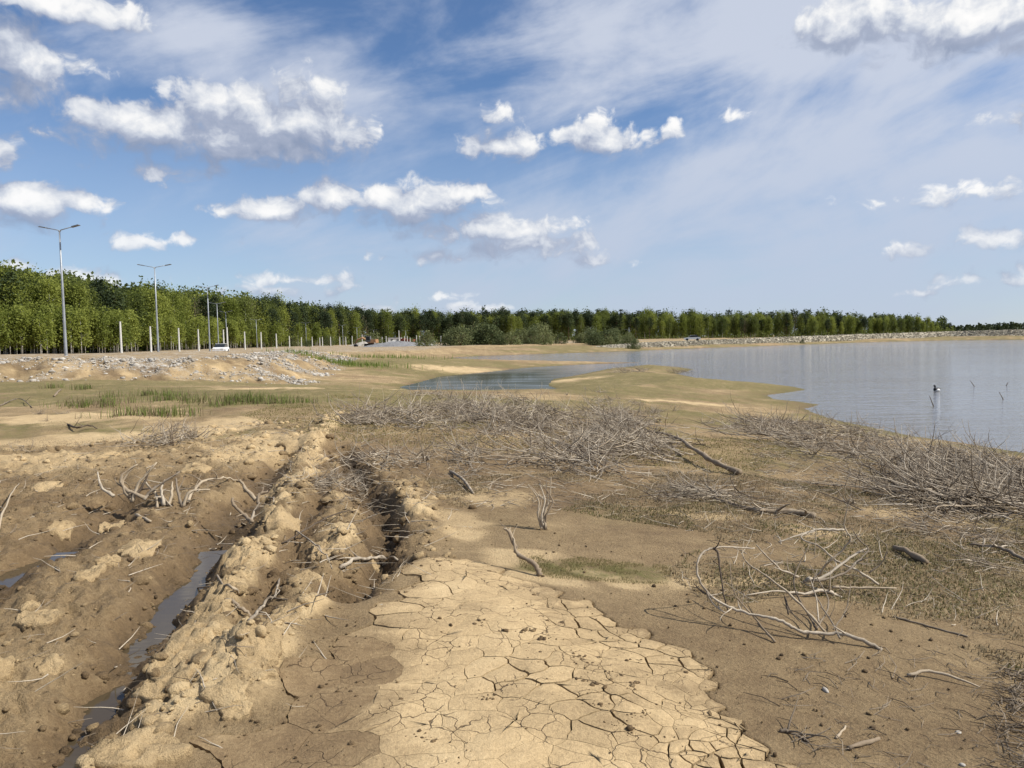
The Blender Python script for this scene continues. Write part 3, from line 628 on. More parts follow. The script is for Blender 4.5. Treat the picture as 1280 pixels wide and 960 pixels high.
PX = toe_i[k]*(1-u)+cre_i[k]*u+r_.normal(0, .5, (m, 2)); PZ = -1.15+u[:, 0]*(cz_i[k]+1.15)
obj('riprap_stones', lumps_mesh('riprap_stones', np.column_stack([PX, PZ+0.05]), r_.uniform(.08, .26, m), (1.3, .9, .6), False, 0.3, None, 8), M['riprap'], kind='stuff')

# ------------------------------------------------------------------ trees
def leaf_quads(C, size, r, droop=0.0):
    n_ = len(C); a = r.normal(size=(n_, 3)); a /= np.linalg.norm(a, axis=1)[:, None]
    t = r.normal(size=(n_, 3)); t[:, 2] -= droop; b_ = np.cross(a, t); b_ /= np.linalg.norm(b_, axis=1)[:, None]+1e-9
    c_ = np.cross(b_, a); s = (size*r.uniform(.6, 1.4, n_))[:, None]
    V = np.stack([C-b_*s*.5, C-c_*s*.75, C+b_*s*.5, C+c_*s*.75], 1).reshape(-1, 3)
    return V, np.arange(n_*4).reshape(-1, 4)
def crown_points(kind, h, r, dens=1.0):
    C = []; k = {'birch': 110, 'aspen': 100, 'pine': 60, 'spruce': 66, 'bare': 46, 'sapling': 30, 'willow': 40}[kind]
    for i in range(k):
        u = r.uniform(); a = r.uniform(0, 6.283)
        if kind == 'birch': t = .20+.80*u; R = h*.14*math.sin(math.pi*min(1, max(.04, (t-.16)/.86))**.85)+.15
        elif kind == 'aspen': t = .30+.70*u; R = h*.15*math.sin(math.pi*min(1, max(.05, (t-.24)/.78)))+.15
        elif kind == 'pine': t = .50+.50*u; R = h*.16*math.sin(math.pi*min(1, max(.06, (t-.44)/.6)))+.2
        elif kind == 'spruce': t = .10+.90*u**1.2; R = h*.17*(1.04-t)+.08
        elif kind == 'bare': t = .25+.75*u; R = h*.14*math.sin(math.pi*min(1, max(.05, (t-.2)/.85)))+.1
        elif kind == 'sapling': t = .30+.70*u; R = h*.12*math.sin(math.pi*min(1, max(.05, (t-.05)/1.0)))+.12
        else: t = .06+.90*u; R = h*.75*math.sqrt(max(0.05, 1-(t*1.02)**2))
        rad = R*math.sqrt(r.uniform(.05, 1)); m = int(r.integers(18, 46)*dens*(.45 if kind == 'bare' else 1))
        sp = h*(.055 if kind in ('birch', 'aspen', 'bare', 'sapling') else .036) if kind != 'willow' else h*.12
        C.append(np.array([math.cos(a)*rad, math.sin(a)*rad, t*h])+r.normal(size=(m, 3))*np.array([sp, sp, sp*(1.25 if kind != 'spruce' else .45)]))
    return np.vstack(C)
TREE = {}
SPEC = {'birch': (14, 'birch_leaf', 'birch_bark', .27), 'aspen': (15, 'aspen_leaf', 'birch_bark', .29), 'pine': (16, 'pine_leaf', 'pine_bark', .30), 'spruce': (15, 'pine_leaf', 'pine_bark', .28), 'bare': (12, 'bare_leaf', 'pine_bark', .22), 'sapling': (6, 'birch_leaf', 'birch_bark', .20), 'willow': (3, 'willow_leaf', 'pine_bark', .19)}
for ti_, (kind, (h, lm, bm_, ls)) in enumerate(SPEC.items()):
    for v_ in range(4 if kind in ('birch', 'aspen', 'pine') else 3):
        r = np.random.default_rng(100+ti_*10+v_)
        C = crown_points(kind, h, r); Vq, Fq_ = leaf_quads(C, ls, r, .6 if kind == 'birch' else 0)
        crown = mesh_np('crown', Vq, Fq_); crown.materials.append(M[lm])
        mb = MB(); r0 = h*.011 if kind != 'sapling' else .05
        if kind == 'willow':
            for j in range(8):
                a = r.uniform(0, 6.28); mb.tube([(0, 0, 0), (math.cos(a)*.5, math.sin(a)*.5, 1.1), (math.cos(a)*1.1, math.sin(a)*1.1, 2.1)], [.05, .035, .012], 4)
        else:
            bx_, by_ = r.normal(0, h*.012, 2); ax = [(0, 0, -.6), (bx_*.5, by_*.5, h*.35), (bx_, by_, h*.7), (bx_*.6, by_*.6, h*.97)]
            mb.tube(ax, [r0, r0*.85, r0*.5, r0*.12], 6)
            for j in range(9):
                t = r.uniform(.3 if kind != 'pine' else .5, .9); a = r.uniform(0, 6.28); L = h*.13*(1.15-t)*1.5
                mb.tube([(bx_*t, by_*t, h*t), (bx_*t+math.cos(a)*L*.6, by_*t+math.sin(a)*L*.6, h*t+L*.5), (bx_*t+math.cos(a)*L, by_*t+math.sin(a)*L, h*t+L*.75)], [r0*.35, r0*.2, r0*.08], 4)
        trunk = mb.mesh('trunk', True); trunk.materials.append(M[bm_])
        TREE.setdefault(kind, []).append((crown, trunk, h, C))
def put_tree(name, kind, p, h, label, group, r):
    crown, trunk, h0, _ = TREE[kind][int(r.integers(len(TREE[kind])))]
    t = thing(name, p, label, 'shrub' if kind == 'willow' else 'tree', group, r.uniform(0, 6.28)); s_ = h/h0; t.scale = (s_*r.uniform(.9, 1.2), s_*r.uniform(.9, 1.2), s_)
    obj('crown', crown, None, t); obj('trunk', trunk, None, t); return t
FPX_D = ([0, 100, 200, 300, 380, 470, 560, 760, 1000, 1195], [140, 152, 185, 240, 300, 390, 420, 450, 480, 520])
FTOP = ([-40, 0, 60, 130, 200, 300, 350, 420, 470, 560, 700, 770, 900, 1000, 1060, 1130, 1178, 1190], [338, 341, 349, 357, 363, 373, 378, 385, 388, 391, 388, 389, 391, 389, 392, 394, 399, 404])
r = np.random.default_rng(77)
NAMES = {'birch': 'birch_tree', 'aspen': 'aspen_tree', 'pine': 'pine_tree', 'spruce': 'spruce_tree', 'bare': 'budding_tree'}
WORD = {'birch': 'light green birch', 'aspen': 'mid green leafy tree', 'pine': 'dark green pine', 'spruce': 'dark pointed spruce', 'bare': 'thin grey-brown budding tree'}
def forest_tree(px, row):
    D = np.interp(px, *FPX_D)*(1+row*.055)+r.normal(0, 3); top = np.interp(px, *FTOP)+r.normal(3.0 if row else 7.0, 4.0 if D < 300 else 2.6)
    p = PD(px, 430, D); z = H1(p[0], p[1]); hz_ = PD(px, top, D)[2]-z
    kinds = ['birch', 'aspen', 'pine', 'spruce', 'bare']
    w_ = [.62, .20, .07, .04, .07] if px < 330 else ([.26, .24, .32, .15, .03] if px < 820 else [.40, .30, .18, .06, .06])
    kind = r.choice(kinds, p=w_)
    if kind in ('pine', 'spruce'): hz_ *= 1.04
    return kind, np.array([p[0], p[1], z-.1]), float(np.clip(hz_, 5, 26))
front = []
px = -45.0
while px < 1192:
    D = np.interp(px, *FPX_D); front.append((px+r.normal(0, 3), 0)); px += 1.55*FPX/D*r.uniform(.6, 1.4)
for px, row in front+[(r.uniform(-45, 1180), 1) for _ in range(170)]:
    kind, p, h = forest_tree(px, row)
    side = 'left forest edge behind the road lamps' if px < 330 else ('dark wood at the far end of the road' if px < 560 else 'wood beyond the lake and the stone embankment')
    put_tree(NAMES[kind], kind, p, h, WORD[kind]+' in the '+side, 'trees of the '+side, r)
# the depth of the wood behind the edge: one mass
VV, FF, off = {}, {}, {}
for i in range(800):
    px = r.uniform(-60, 1185); kind, p, h = forest_tree(px, 2+r.uniform(0, 5)); h *= 0.97
    crown, trunk, h0, C = TREE[kind][0]; m = len(C); sel = C[r.integers(0, m, 260)]*(h/h0); a = r.uniform(0, 6.28)
    sel = np.column_stack([sel[:, 0]*math.cos(a)-sel[:, 1]*math.sin(a), sel[:, 0]*math.sin(a)+sel[:, 1]*math.cos(a), sel[:, 2]])+p
    V_, F_ = leaf_quads(sel, .75, r); key = 'pine_leaf' if kind in ('pine', 'spruce') else 'aspen_leaf'
    VV.setdefault(key, []).append(V_); FF.setdefault(key, []).append(F_+off.get(key, 0)); off[key] = off.get(key, 0)+len(V_)
for key in VV: tag(obj('wood_interior', mesh_np('wood_interior', np.vstack(VV[key]), np.vstack(FF[key])), M[key], kind='stuff'), 'green depth of the wood behind its front trees' if key == 'aspen_leaf' else 'dark conifer depth of the wood behind its front trees', 'wood')
C = []
for i in range(2600):
    px = r.uniform(-60, 1190); D = np.interp(px, *FPX_D)*(r.uniform(.985, 1.16) if px > 330 else r.uniform(1.05, 1.2)); p = PD(px, 430, D); z = -.4+1.2*(px < 330); m = 26; h = r.uniform(3.0, 7.5)*(1 if px > 330 else .6)
    C.append(np.array([p[0], p[1], z+h*.45])+r.normal(size=(m, 3))*np.array([1.6, 1.6, h*.28]))
V_, F_ = leaf_quads(np.vstack(C), .6, r); tag(obj('undergrowth', mesh_np('undergrowth', V_, F_), M['aspen_leaf'], kind='stuff'), 'dark green undergrowth between the trunks of the wood', 'undergrowth')
# far forest on the horizon beyond the embankment
C = []
for i in range(520):
    px = r.uniform(1150, 1420); D = r.uniform(1350, 1900); p = PD(px, 412, D); h = r.uniform(9, 15)+np.interp(px, [1180, 1280, 1400], [0, 4.5, 8])
    m = 44; u = r.uniform(0, 1, m); a = r.uniform(0, 6.28, m); R = 3.2*(1.05-u)+.6; C.append(np.column_stack([p[0]+np.cos(a)*R, p[1]+np.sin(a)*R, -.3+u*h]))
V_, F_ = leaf_quads(np.vstack(C), 2.4, r); tag(obj('far_forest', mesh_np('far_forest', V_, F_), M['pine_leaf'], kind='stuff'), 'distant dark forest strip on the right horizon', 'forest')
for i in range(150):                          # saplings under the left wood
    px = r.uniform(-30, 300) if i < 125 else r.uniform(300, 420); D = np.interp(px, *FPX_D)*r.uniform(.90, .985); p = PD(px, 440, D)
    put_tree('birch_sapling', 'sapling', (p[0], p[1], H1(p[0], p[1])-.1), r.uniform(5, 9), 'slender pale-stemmed birch sapling in front of the left forest', 'birch saplings in front of the left forest', r)
for i in range(54):                          # willow scrub along the far shore
    px = r.uniform(530, 790) if i < 44 else r.uniform(350, 530); D = r.uniform(176, 225) if i < 44 else r.uniform(240, 300); p = PD(px, 430, D)
    put_tree('willow_shrub', 'willow', (p[0], p[1], H1(p[0], p[1])-.1), r.uniform(2.2, 4.4)*(1.2 if 560 < px < 620 or 660 < px < 690 else .9), 'grey-green willow shrub between the far shore and the dark wood', 'willow scrub on the far shore', r)
for px, py, h in ((885, 432, 1.6), (793, 436, 2.2), (850, 433, 1.3), (912, 431, 1.2), (1003, 429, 1.0)):
    p = P0(px, py, -1.0); put_tree('willow_shrub', 'willow', (p[0], p[1], -1.15), h, 'small lone shrub at the foot of the stone embankment', 'shrubs at the foot of the embankment', r)

# ------------------------------------------------------------------ lamps, posts, vehicles on the far road
def lamp_proto():
    t = thing('street_lamp', (0, 0, 0), 'x', 'lamp', 'double-armed street lamps along the road')
    mb = MB(); mb.tube([(0, 0, -.5), (0, 0, .3), (0, 0, 5), (0, 0, 9.72)], [.13, .115, .085, .05], 8); mb.tube([(0, 0, 0), (0, 0, .06)], [.2, .2], 8); obj('pole', mb.mesh('pole', True), M['steel'], t)
    for s in (-1, 1):
        mb = MB(); mb.tube([(0, 0, 9.55), (s*.12, 0, 9.72), (s*1.15, 0, 9.93)], [.045, .04, .035], 6); a = obj('arm', mb.mesh('arm', True), M['steel'], t)
        mb = MB(); mb.box((s*1.42, 0, 9.985), (.36, .13, .045), Matrix.Rotation(-s*.2, 3, 'Y'), .75); obj('lamp_head', mb.mesh('lamp_head'), M['lampgrey'], t)
    return t
LP = lamp_proto(); first = True
lamps = [(84, 74, 283, 59, 'nearest and tallest-looking street lamp with two arms, at far left above the rubble berm'), (199, 193, 331, 81, 'second double-armed street lamp from the left, above the bare berm'), (260, 259, 357, 107, 'third double-armed street lamp from the left, before the forest'),
         (273, 271, 378, 146, 'fourth double-armed street lamp, just right of the third'), (283, 282, 389, 178, 'fifth double-armed street lamp, beside a pale concrete post'), (321, 320, 399, 222, 'sixth double-armed street lamp, alone before light green trees'), (383.5, 382, 403, 266, 'seventh double-armed street lamp, before the bend of the wood'),
         (428, 428, 406, 300, 'eighth double-armed street lamp, among the concrete posts'), (447, 446, 409, 332, 'ninth double-armed street lamp, left of the excavator'), (467.5, 467, 412, 350, 'tenth double-armed street lamp, above the dark excavator'), (507, 507, 413, 362, 'eleventh double-armed street lamp, right of the gravel pile')]
for bx, tx, ty, D, lab in lamps:
    t = LP if first else copy_tree(LP); first = False
    top = PD(tx, ty, D); gx0, gy0 = top[0], top[1]; zb = H1(gx0, gy0); t.location = (gx0, gy0, zb); s = (top[2]-zb)/10.0; t.scale = (1, 1, s); t.rotation_euler = (0, 0, rng.uniform(-.25, .25)); t['label'] = lab
def post_proto():
    t = thing('concrete_post', (0, 0, 0), 'x', 'post', 'pale concrete posts along the road')
    mb = MB(); mb.tube([(0, 0, -.4), (0, 0, 4.9)], [.17, .12], 8); obj('shaft', mb.mesh('shaft'), M['concrete'], t)
    mb = MB(); mb.tube([(0, 0, 4.9), (0, 0, 5.0)], [.14, .14], 8); obj('cap', mb.mesh('cap'), M['concrete'], t)
    return t
PP = post_proto(); first = True
posts = [(150, 402, 106), (187.5, 408, 120), (223, 410, 130), (247.5, 411.5, 138), (279, 412, 148), (283.5, 409, 126), (305.5, 414.5, 160), (326, 415, 168), (345, 417, 180), (361.5, 420, 204), (376.5, 421.5, 225), (390, 421, 240), (399.5, 422, 250), (402.8, 421, 245), (413, 421, 250), (424.5, 421, 255), (432, 421, 262), (440, 420, 262), (452.5, 418, 250), (466, 420, 262), (472, 421, 266), (477.5, 421, 266), (482.5, 420, 262), (498.5, 413, 230), (505.5, 420, 258), (509, 420, 258), (512.5, 422, 270), (520.5, 419, 240), (524.5, 420, 240), (551, 420, 215), (564.5, 420, 215), (579.5, 421, 230), (603, 420, 240)]
ordw = ['leftmost', 'second', 'third', 'fourth', 'fifth', 'sixth', 'seventh', 'eighth', 'ninth', 'tenth']
for i, (px, ty, D) in enumerate(posts):
    t = PP if first else copy_tree(PP); first = False
    top = PD(px, ty, D); zb = H1(top[0], top[1]); t.location = (top[0], top[1], zb); t.scale = (1, 1, float(np.clip((top[2]-zb)/5.0, .4, 1.5)))
    t['label'] = ordw[i]+' of the pale concrete posts from the left, without lamp arms' if i < 10 else ('thin pale concrete post in the cluster left of the gravel pile' if px < 490 else 'thin pale concrete post right of the gravel pile, before willow scrub')
def wheel(mb, c, r0, wdt): mb.tube([(c[0]-wdt/2, c[1], c[2]), (c[0]+wdt/2, c[1], c[2])], r0, 14)
def excavator(p, rz, paint, label, sc=1.0, arm=1):
    t = thing('excavator', p, label, 'excavator', None, rz, sc)
    for s in (-1, 1):
        mb = MB(); pr_ = [(-1.7, .35), (-1.5, .05), (1.5, .05), (1.7, .35), (1.5, .8), (-1.5, .8)]; mb.prism(pr_, s*1.0-.28, s*1.0+.28); obj('track', mb.mesh('track'), M['black'], t)
    mb = MB(); mb.box((0, -.55, 1.5), (1.2, 1.35, .5), None, .94); mb.box((0, 0, .9), (.7, .7, .14)); mb.box((.2, -1.65, 1.45), (.9, .25, .4)); obj('body', mb.mesh('body'), paint, t)
    mb = MB(); mb.box((-.75, .45, 2.1), (.45, .75, .85), None, .86); cab = obj('cab', mb.mesh('cab'), M['lampgrey'], t)
    mb = MB(); mb.box((-.75, 1.14, 2.25), (.36, .05, .5)); mb.box((-1.2, .45, 2.25), (.04, .5, .45)); obj('window', mb.mesh('window'), M['glass'], cab)
    mb = MB()
    bp_ = [(.1, .6, 1.5), (.1, 2.0, 3.3), (.1, 3.6, 3.6)] if arm else [(.1, .6, 1.5), (.1, 2.6, 2.5), (.1, 4.3, 1.9)]
    mb.tube(bp_, [.26, .3, .2], 4); obj('boom', mb.mesh('boom'), paint, t)
    e = bp_[-1]; f = (e[0], e[1]+.5, e[2]-2.3 if arm else .7); mb = MB(); mb.tube([(e[0], e[1]-.3, e[2]+.3), f], [.2, .13], 4); obj('arm', mb.mesh('arm'), paint, t)
    mb = MB(); pr_ = [(f[1]-.1, f[2]), (f[1]+.35, f[2]-.1), (f[1]+.25, f[2]-.75), (f[1]-.5, f[2]-.85), (f[1]-.6, f[2]-.4)]; mb.prism(pr_, -.45, .65); obj('bucket', mb.mesh('bucket'), M['black'], t)
    return t
def at_h(px, D): p = PD(px, 436, D); return (p[0], p[1], H1(p[0], p[1]))
excavator(at_h(464, 205), math.radians(80), M['orange_paint'], 'dark excavator with orange rear on the gravel in front of the posts', .95, 0)
excavator(at_h(576, 208), math.radians(20), M['yellow_paint'], 'small excavator with raised yellow boom before the willow scrub', .75, 1)
def car(p, rz, paint, label, name='car', cat='car'):
    t = thing(name, p, label, cat, None, rz); mb = MB()
    mb.prism([(-2.15, .35), (2.1, .35), (2.15, .75), (1.1, .93), (-1.9, .98), (-2.2, .8)], -.86, .86); obj('body', mb.mesh('body'), paint, t)
    mb = MB(); mb.prism([(1.05, .94), (.35, 1.46), (-1.25, 1.48), (-1.9, .98)], -.74, .74); cb = obj('cabin', mb.mesh('cabin'), M['glass'], t)
    mb = MB(); mb.box((0, -.45, 1.49), (.70, .75, .025)); obj('roof', mb.mesh('roof'), paint, t)
    for sx_ in (-1, 1):
        for sy_ in (-1.35, 1.35):
            mb = MB(); wheel(mb, (sx_*.8, sy_, .33), .33, .2); obj('wheel', mb.mesh('wheel'), M['black'], t)
        mb = MB(); mb.box((sx_*.62, 2.13, .72), (.2, .03, .08)); obj('headlight', mb.mesh('headlight'), M['white_paint'], t)
    return t
pz = at_h(276, 118); car((pz[0], pz[1], pz[2]-.05), math.radians(190), M['white_paint'], 'white car parked behind the berm beneath the third and fourth lamps')
k_ = int(np.argmin(np.abs(cre_i[:, 0]/cre_i[:, 1]-(866-640)/FPX))); cp = cre_i[k_]+dv_i[k_]*2.5
car((cp[0], cp[1], cz_i[k_]-.02), math.radians(80), M['white_paint'], 'light car driving along the top of the stone embankment')
def truck(p, rz, paint, label):
    t = thing('truck', p, label, 'truck', None, rz); mb = MB(); mb.box((0, 2.3, 1.5), (1.1, .9, .95), None, .9); cb = obj('cab', mb.mesh('cab'), paint, t)
    mb = MB(); mb.box((0, 3.17, 1.85), (.85, .05, .36)); obj('windscreen', mb.mesh('windscreen'), M['glass'], cb)
    mb = MB(); mb.prism([(-3.2, 2.0), (-2.9, .95), (1.2, .95), (1.25, 2.1)], -1.15, 1.15); obj('tipper_body', mb.mesh('tipper_body'), paint, t)
    mb = MB(); mb.box((0, 0, .75), (.5, 3.1, .12)); obj('chassis', mb.mesh('chassis'), M['black'], t)
    for sx_ in (-1, 1):
        for sy_ in (-2.3, -1.2, 2.3):
            mb = MB(); wheel(mb, (sx_*1.0, sy_, .5), .5, .3); obj('wheel', mb.mesh('wheel'), M['black'], t)
truck(at_h(510, 330), math.radians(70), M['red_paint'], 'dull red tipper truck among the posts right of the gravel pile')
car(at_h(535.5, 222), math.radians(85), M['white_paint'], 'small white car on the sandy end of the road')
t = thing('site_cabin', at_h(494, 340), 'white site cabin standing before the dark wood', 'cabin')
mb = MB(); mb.box((0, 0, 1.5), (3.0, 1.3, 1.3)); obj('wall', mb.mesh('wall'), M['white_paint'], t); mb = MB(); mb.box((0, 0, 2.9), (3.15, 1.45, .09)); obj('roof', mb.mesh('roof'), M['steel'], t)
mb = MB(); mb.box((-1.2, -1.32, 1.7), (.5, .03, .45)); obj('window', mb.mesh('window'), M['glass'], t); mb = MB(); mb.box((1.4, -1.32, 1.2), (.45, .03, .98)); obj('door', mb.mesh('door'), M['lampgrey'], t)
def heap(name, px, D, rx, ry, hgt, m, label, cat):
    p = at_h(px, D); n1, n2 = 36, 9; V = []; r2 = np.random.default_rng(int(px*10))
    for j in range(n2):
        u = j/(n2-1)
        for i in range(n1):
            a = 2*math.pi*i/n1; k = 1+.18*float(vn(math.cos(a)*2+px, math.sin(a)*2, 4)); V.append((math.cos(a)*rx*(1-u)*k, math.sin(a)*ry*(1-u)*k, hgt*(1-(1-u)**1.3)-.15+r2.normal(0, .05)))
    F = [(j*n1+i, j*n1+(i+1) % n1, (j+1)*n1+(i+1) % n1, (j+1)*n1+i) for j in range(n2-1) for i in range(n1)]
    o = obj(name, mesh_py(name, V, F), M[m], None, label, cat); o.location = p
heap('gravel_pile', 496, 190, 9.5, 5, 1.5, 'gravel', 'wide low pile of dark grey gravel beside the dark excavator', 'gravel')
heap('gravel_pile', 527, 200, 5, 4, .8, 'stone', 'low pale pile of crushed stone right of the grey gravel', 'gravel')
heap('gravel_pile', 458, 230, 6, 3, 1.6, 'stone', 'pale rubble pile left of the dark excavator', 'gravel')
heap('gravel_pile', 493, 290, 6, 3, 1.7, 'concrete', 'whitish stone pile below the white site cabin', 'gravel')

# ------------------------------------------------------------------ dead brush
def limb(r, p0, az_, el_, L, r0, bend=.5, up=.0, segs=8, floor=None):
    p = np.array(p0, float); P = [p.copy()]; k1 = r.normal(0, bend); k2 = r.normal(0, bend*.6)
    for i in range(segs):
        az_ += k1/segs+r.normal(0, .10); el_ += (k2+up)/segs+r.normal(0, .09)
        p = p+np.array([math.cos(az_)*math.cos(el_), math.sin(az_)*math.cos(el_), math.sin(el_)])*L/segs
        p[2] = max(p[2], r0*.8) if p0[2] >= 0 else p[2]; P.append(p.copy())
    rad = [r0*(1-.8*(i/segs)**1.2) for i in range(segs+1)]; return P, rad
def branch_mesh(r, az_, el_, L, r0, twigs, bend, up, name='branch', spread=.04):
    mb = MB(); P, R_ = limb(r, (r.normal(0, spread), r.normal(0, spread), abs(r.normal(0, spread*.22))), az_, el_, L, r0, bend, up); mb.tube(P, R_, 5)
    for _ in range(twigs):
        k = int(r.integers(2, len(P)-1)); d = P[k+1]-P[k] if k+1 < len(P) else P[k]-P[k-1]
        a = math.atan2(d[1], d[0])+r.choice([-1, 1])*r.uniform(.35, 1.0); e = math.asin(np.clip(d[2]/np.linalg.norm(d), -1, 1))+r.uniform(-.1, .7)
        Q, S_ = limb(r, P[k], a, e, L*r.uniform(.15, .42), R_[k]*.62, .5, .2, 5); mb.tube(Q, S_, 4)
    return mb.mesh(name, True)
ARCH = {}
def archetype(key, n_, fan, el, Ls, r0, bend, up, tw, seed, spread=.04):
    for v_ in range(4):
        r = np.random.default_rng(seed+v_); ms = []
        for i in range(n_):
            me = branch_mesh(r, r.normal(0, fan), math.radians(max(2, r.normal(*el))), r.uniform(*Ls), r.uniform(*r0), int(r.integers(*tw)), bend, up, spread=spread)
            me.materials.append(M[r.choice(['dead', 'dead', 'dead', 'dead2', 'pale'])]); ms.append(me)
        ARCH.setdefault(key, []).append(ms)
archetype('flat', 34, .60, (4, 6), (.4, 1.15), (.006, .013), 1.2, -.1, (1, 4), 300, .36)
archetype('fan', 26, 1.3, (11, 12), (.25, .7), (.005, .011), 1.4, -.1, (1, 4), 320, .28)
archetype('tuft', 14, 3.0, (52, 18), (.2, .55), (.004, .009), .9, -.2, (0, 3), 340)
def put_shrub(kind, p, rz, sc, label, group, r, name='dead_shrub', cat='dead shrub'):
    ms = ARCH[kind][int(r.integers(4))]; t = thing(name, p, label, cat, group, rz, sc)
    t.rotation_euler = (r.normal(0, .06), r.normal(0, .06), rz)
    if kind != 'tuft': t.scale = (sc, sc, sc*.84)
    for me in ms: obj('branch', me, None, t)
    return t
def brush(poly_px, n_, mixk, az_, spread, label, group, seed, lift=.12, sc=(.7, 1.15)):
    r = np.random.default_rng(seed); poly = [G(*p)[:2] for p in poly_px]; q = scatter(poly, n_, seed)
    for i, (x_, y_) in enumerate(q):
        kind = r.choice(list(mixk), p=list(mixk.values())); put_shrub(kind, (x_, y_, H1(x_, y_)+r.uniform(0, lift)), az_+r.normal(0, spread), r.uniform(*sc), label, group, r)
brush([(440, 525), (540, 512), (660, 512), (700, 530), (700, 590), (560, 596), (470, 610), (445, 580)], 56, {'flat': .5, 'fan': .4, 'tuft': .1}, 2.4, .8, 'grey flattened dead shrub tangled in the left half of the central brush heap', 'dead shrubs of the central heap, left half', 401)
brush([(700, 520), (780, 525), (860, 555), (850, 580), (770, 596), (700, 592)], 38, {'flat': .7, 'fan': .25, 'tuft': .05}, 2.7, .6, 'grey flattened dead shrub tangled in the right half of the central brush heap', 'dead shrubs of the central heap, right half', 402)
brush([(560, 505), (760, 492), (900, 520), (880, 540), (700, 512)], 14, {'flat': .4, 'fan': .3, 'tuft': .3}, 2.4, 1.0, 'sparse dead shrub on the olive flat behind the central brush heap', 'dead shrubs behind the central heap', 403, .02, (.5, .9))
brush([(935, 530), (1010, 528), (1100, 556), (1210, 575), (1280, 588), (1330, 610), (1200, 600), (1060, 580), (950, 560)], 52, {'flat': .65, 'fan': .3, 'tuft': .05}, 2.7, .5, 'grey dead shrub in the brush bank lying along the near shore of the lake', 'dead shrubs of the shore brush bank', 404, .15)
brush([(1120, 632), (1180, 600), (1300, 602), (1330, 640), (1240, 648)], 32, {'flat': .85, 'fan': .15}, 2.75, .3, 'grey dead shrub with long stems in the dense heap at the right edge', 'dead shrubs of the right edge heap', 405, .14, (.85, 1.2))
brush([(180, 545), (235, 530), (265, 545), (240, 562), (190, 560)], 9, {'tuft': .5, 'fan': .5}, 1.6, 1.6, 'pale dead shrub in the clump below the fresh grass tufts', 'dead shrubs below the grass tufts', 406, .02, (.7, 1.1))
brush([(380, 600), (450, 570), (500, 640), (470, 650), (400, 640)], 8, {'fan': .6, 'flat': .4}, .6, 1.2, 'twisted dead shrub caught in the dark rut beside the dried ridges', 'dead shrubs in the dark rut', 407, .02, (.35, .6))
brush([(0, 520), (60, 510), (150, 530), (90, 560), (0, 570)], 6, {'fan': .5, 'tuft': .5}, .6, 2, 'small dark dead shrub on the dry flat at the left edge', 'dead shrubs on the left flat', 408, 0, (.3, .6))
brush([(440, 492), (520, 490), (600, 497), (700, 497), (760, 488), (700, 500), (560, 500)], 9, {'fan': .6, 'tuft': .4}, 1.6, 1.6, 'small dead shrub at the near edge of the calm pond', 'dead shrubs by the pond', 409, 0, (.7, 1.2))
brush([(780, 462), (850, 462), (860, 466), (780, 468)], 7, {'fan': .6, 'flat': .4}, 1.6, 1.6, 'dead shrub on the brushy tip of the spit in the lake', 'dead shrubs on the spit', 410, 0, (1.0, 1.6))
brush([(860, 612), (960, 640), (1040, 650), (900, 630)], 5, {'flat': 1.0}, 2.9, .4, 'low dead shrub lying near the long pale log', 'dead shrubs by the pale log', 411, 0, (.5, .8))
brush([(1110, 655), (1260, 665), (1280, 720), (1180, 700)], 4, {'flat': 1.0}, 2.9, .6, 'few-stemmed dead shrub on the mossy ground at the right', 'dead shrubs on the mossy ground', 412, 0, (.4, .6))
def stems(name, label, cat, lines, m='dead', group=None, base=None):   # each line: [(px, py, distance)...], r0, r1
    c = PD(*lines[0][0][0]) if base is None else np.array(base); t = thing(name, (c[0], c[1], c[2]), label, cat, group)
    for li, ln in enumerate(lines):
        pts, a, e = ln[:3]; mm = ln[3] if len(ln) > 3 else m
        P = np.array(spline([PD(*p) for p in pts], 5))-c; rs = np.random.default_rng(li*7+abs(int(pts[0][0]))); P, R_ = gnarl(P, np.linspace(a, e*.7, len(P))*1.25, rs); mb = MB(); mb.tube(P, R_, 6)
        for _ in range(int(rs.integers(1, 4))):
            i0 = int(rs.integers(1, len(P)-1)); dv = P[min(i0+1, len(P)-1)]-P[i0-1]; Lq, Sq = limb(rs, P[i0], math.atan2(dv[1], dv[0])+rs.choice([-1, 1])*rs.uniform(.4, 1.1), rs.uniform(-.1, .8), rs.uniform(.04, .22), R_[i0]*.55, .7, 0, 4); mb.tube(Lq if c[2]+Lq[-1][2] > H1(*(c+Lq[-1])[:2]) else Lq[:2], Sq if c[2]+Lq[-1][2] > H1(*(c+Lq[-1])[:2]) else Sq[:2], 4)
        obj('stem' if li else 'main_stem', mb.mesh('stem', True), M[mm], t)
    return t
d_ = lambda px, py, up=0.0: (px, py, G(px, py)[1]-up)                  # lies on the ground at that pixel
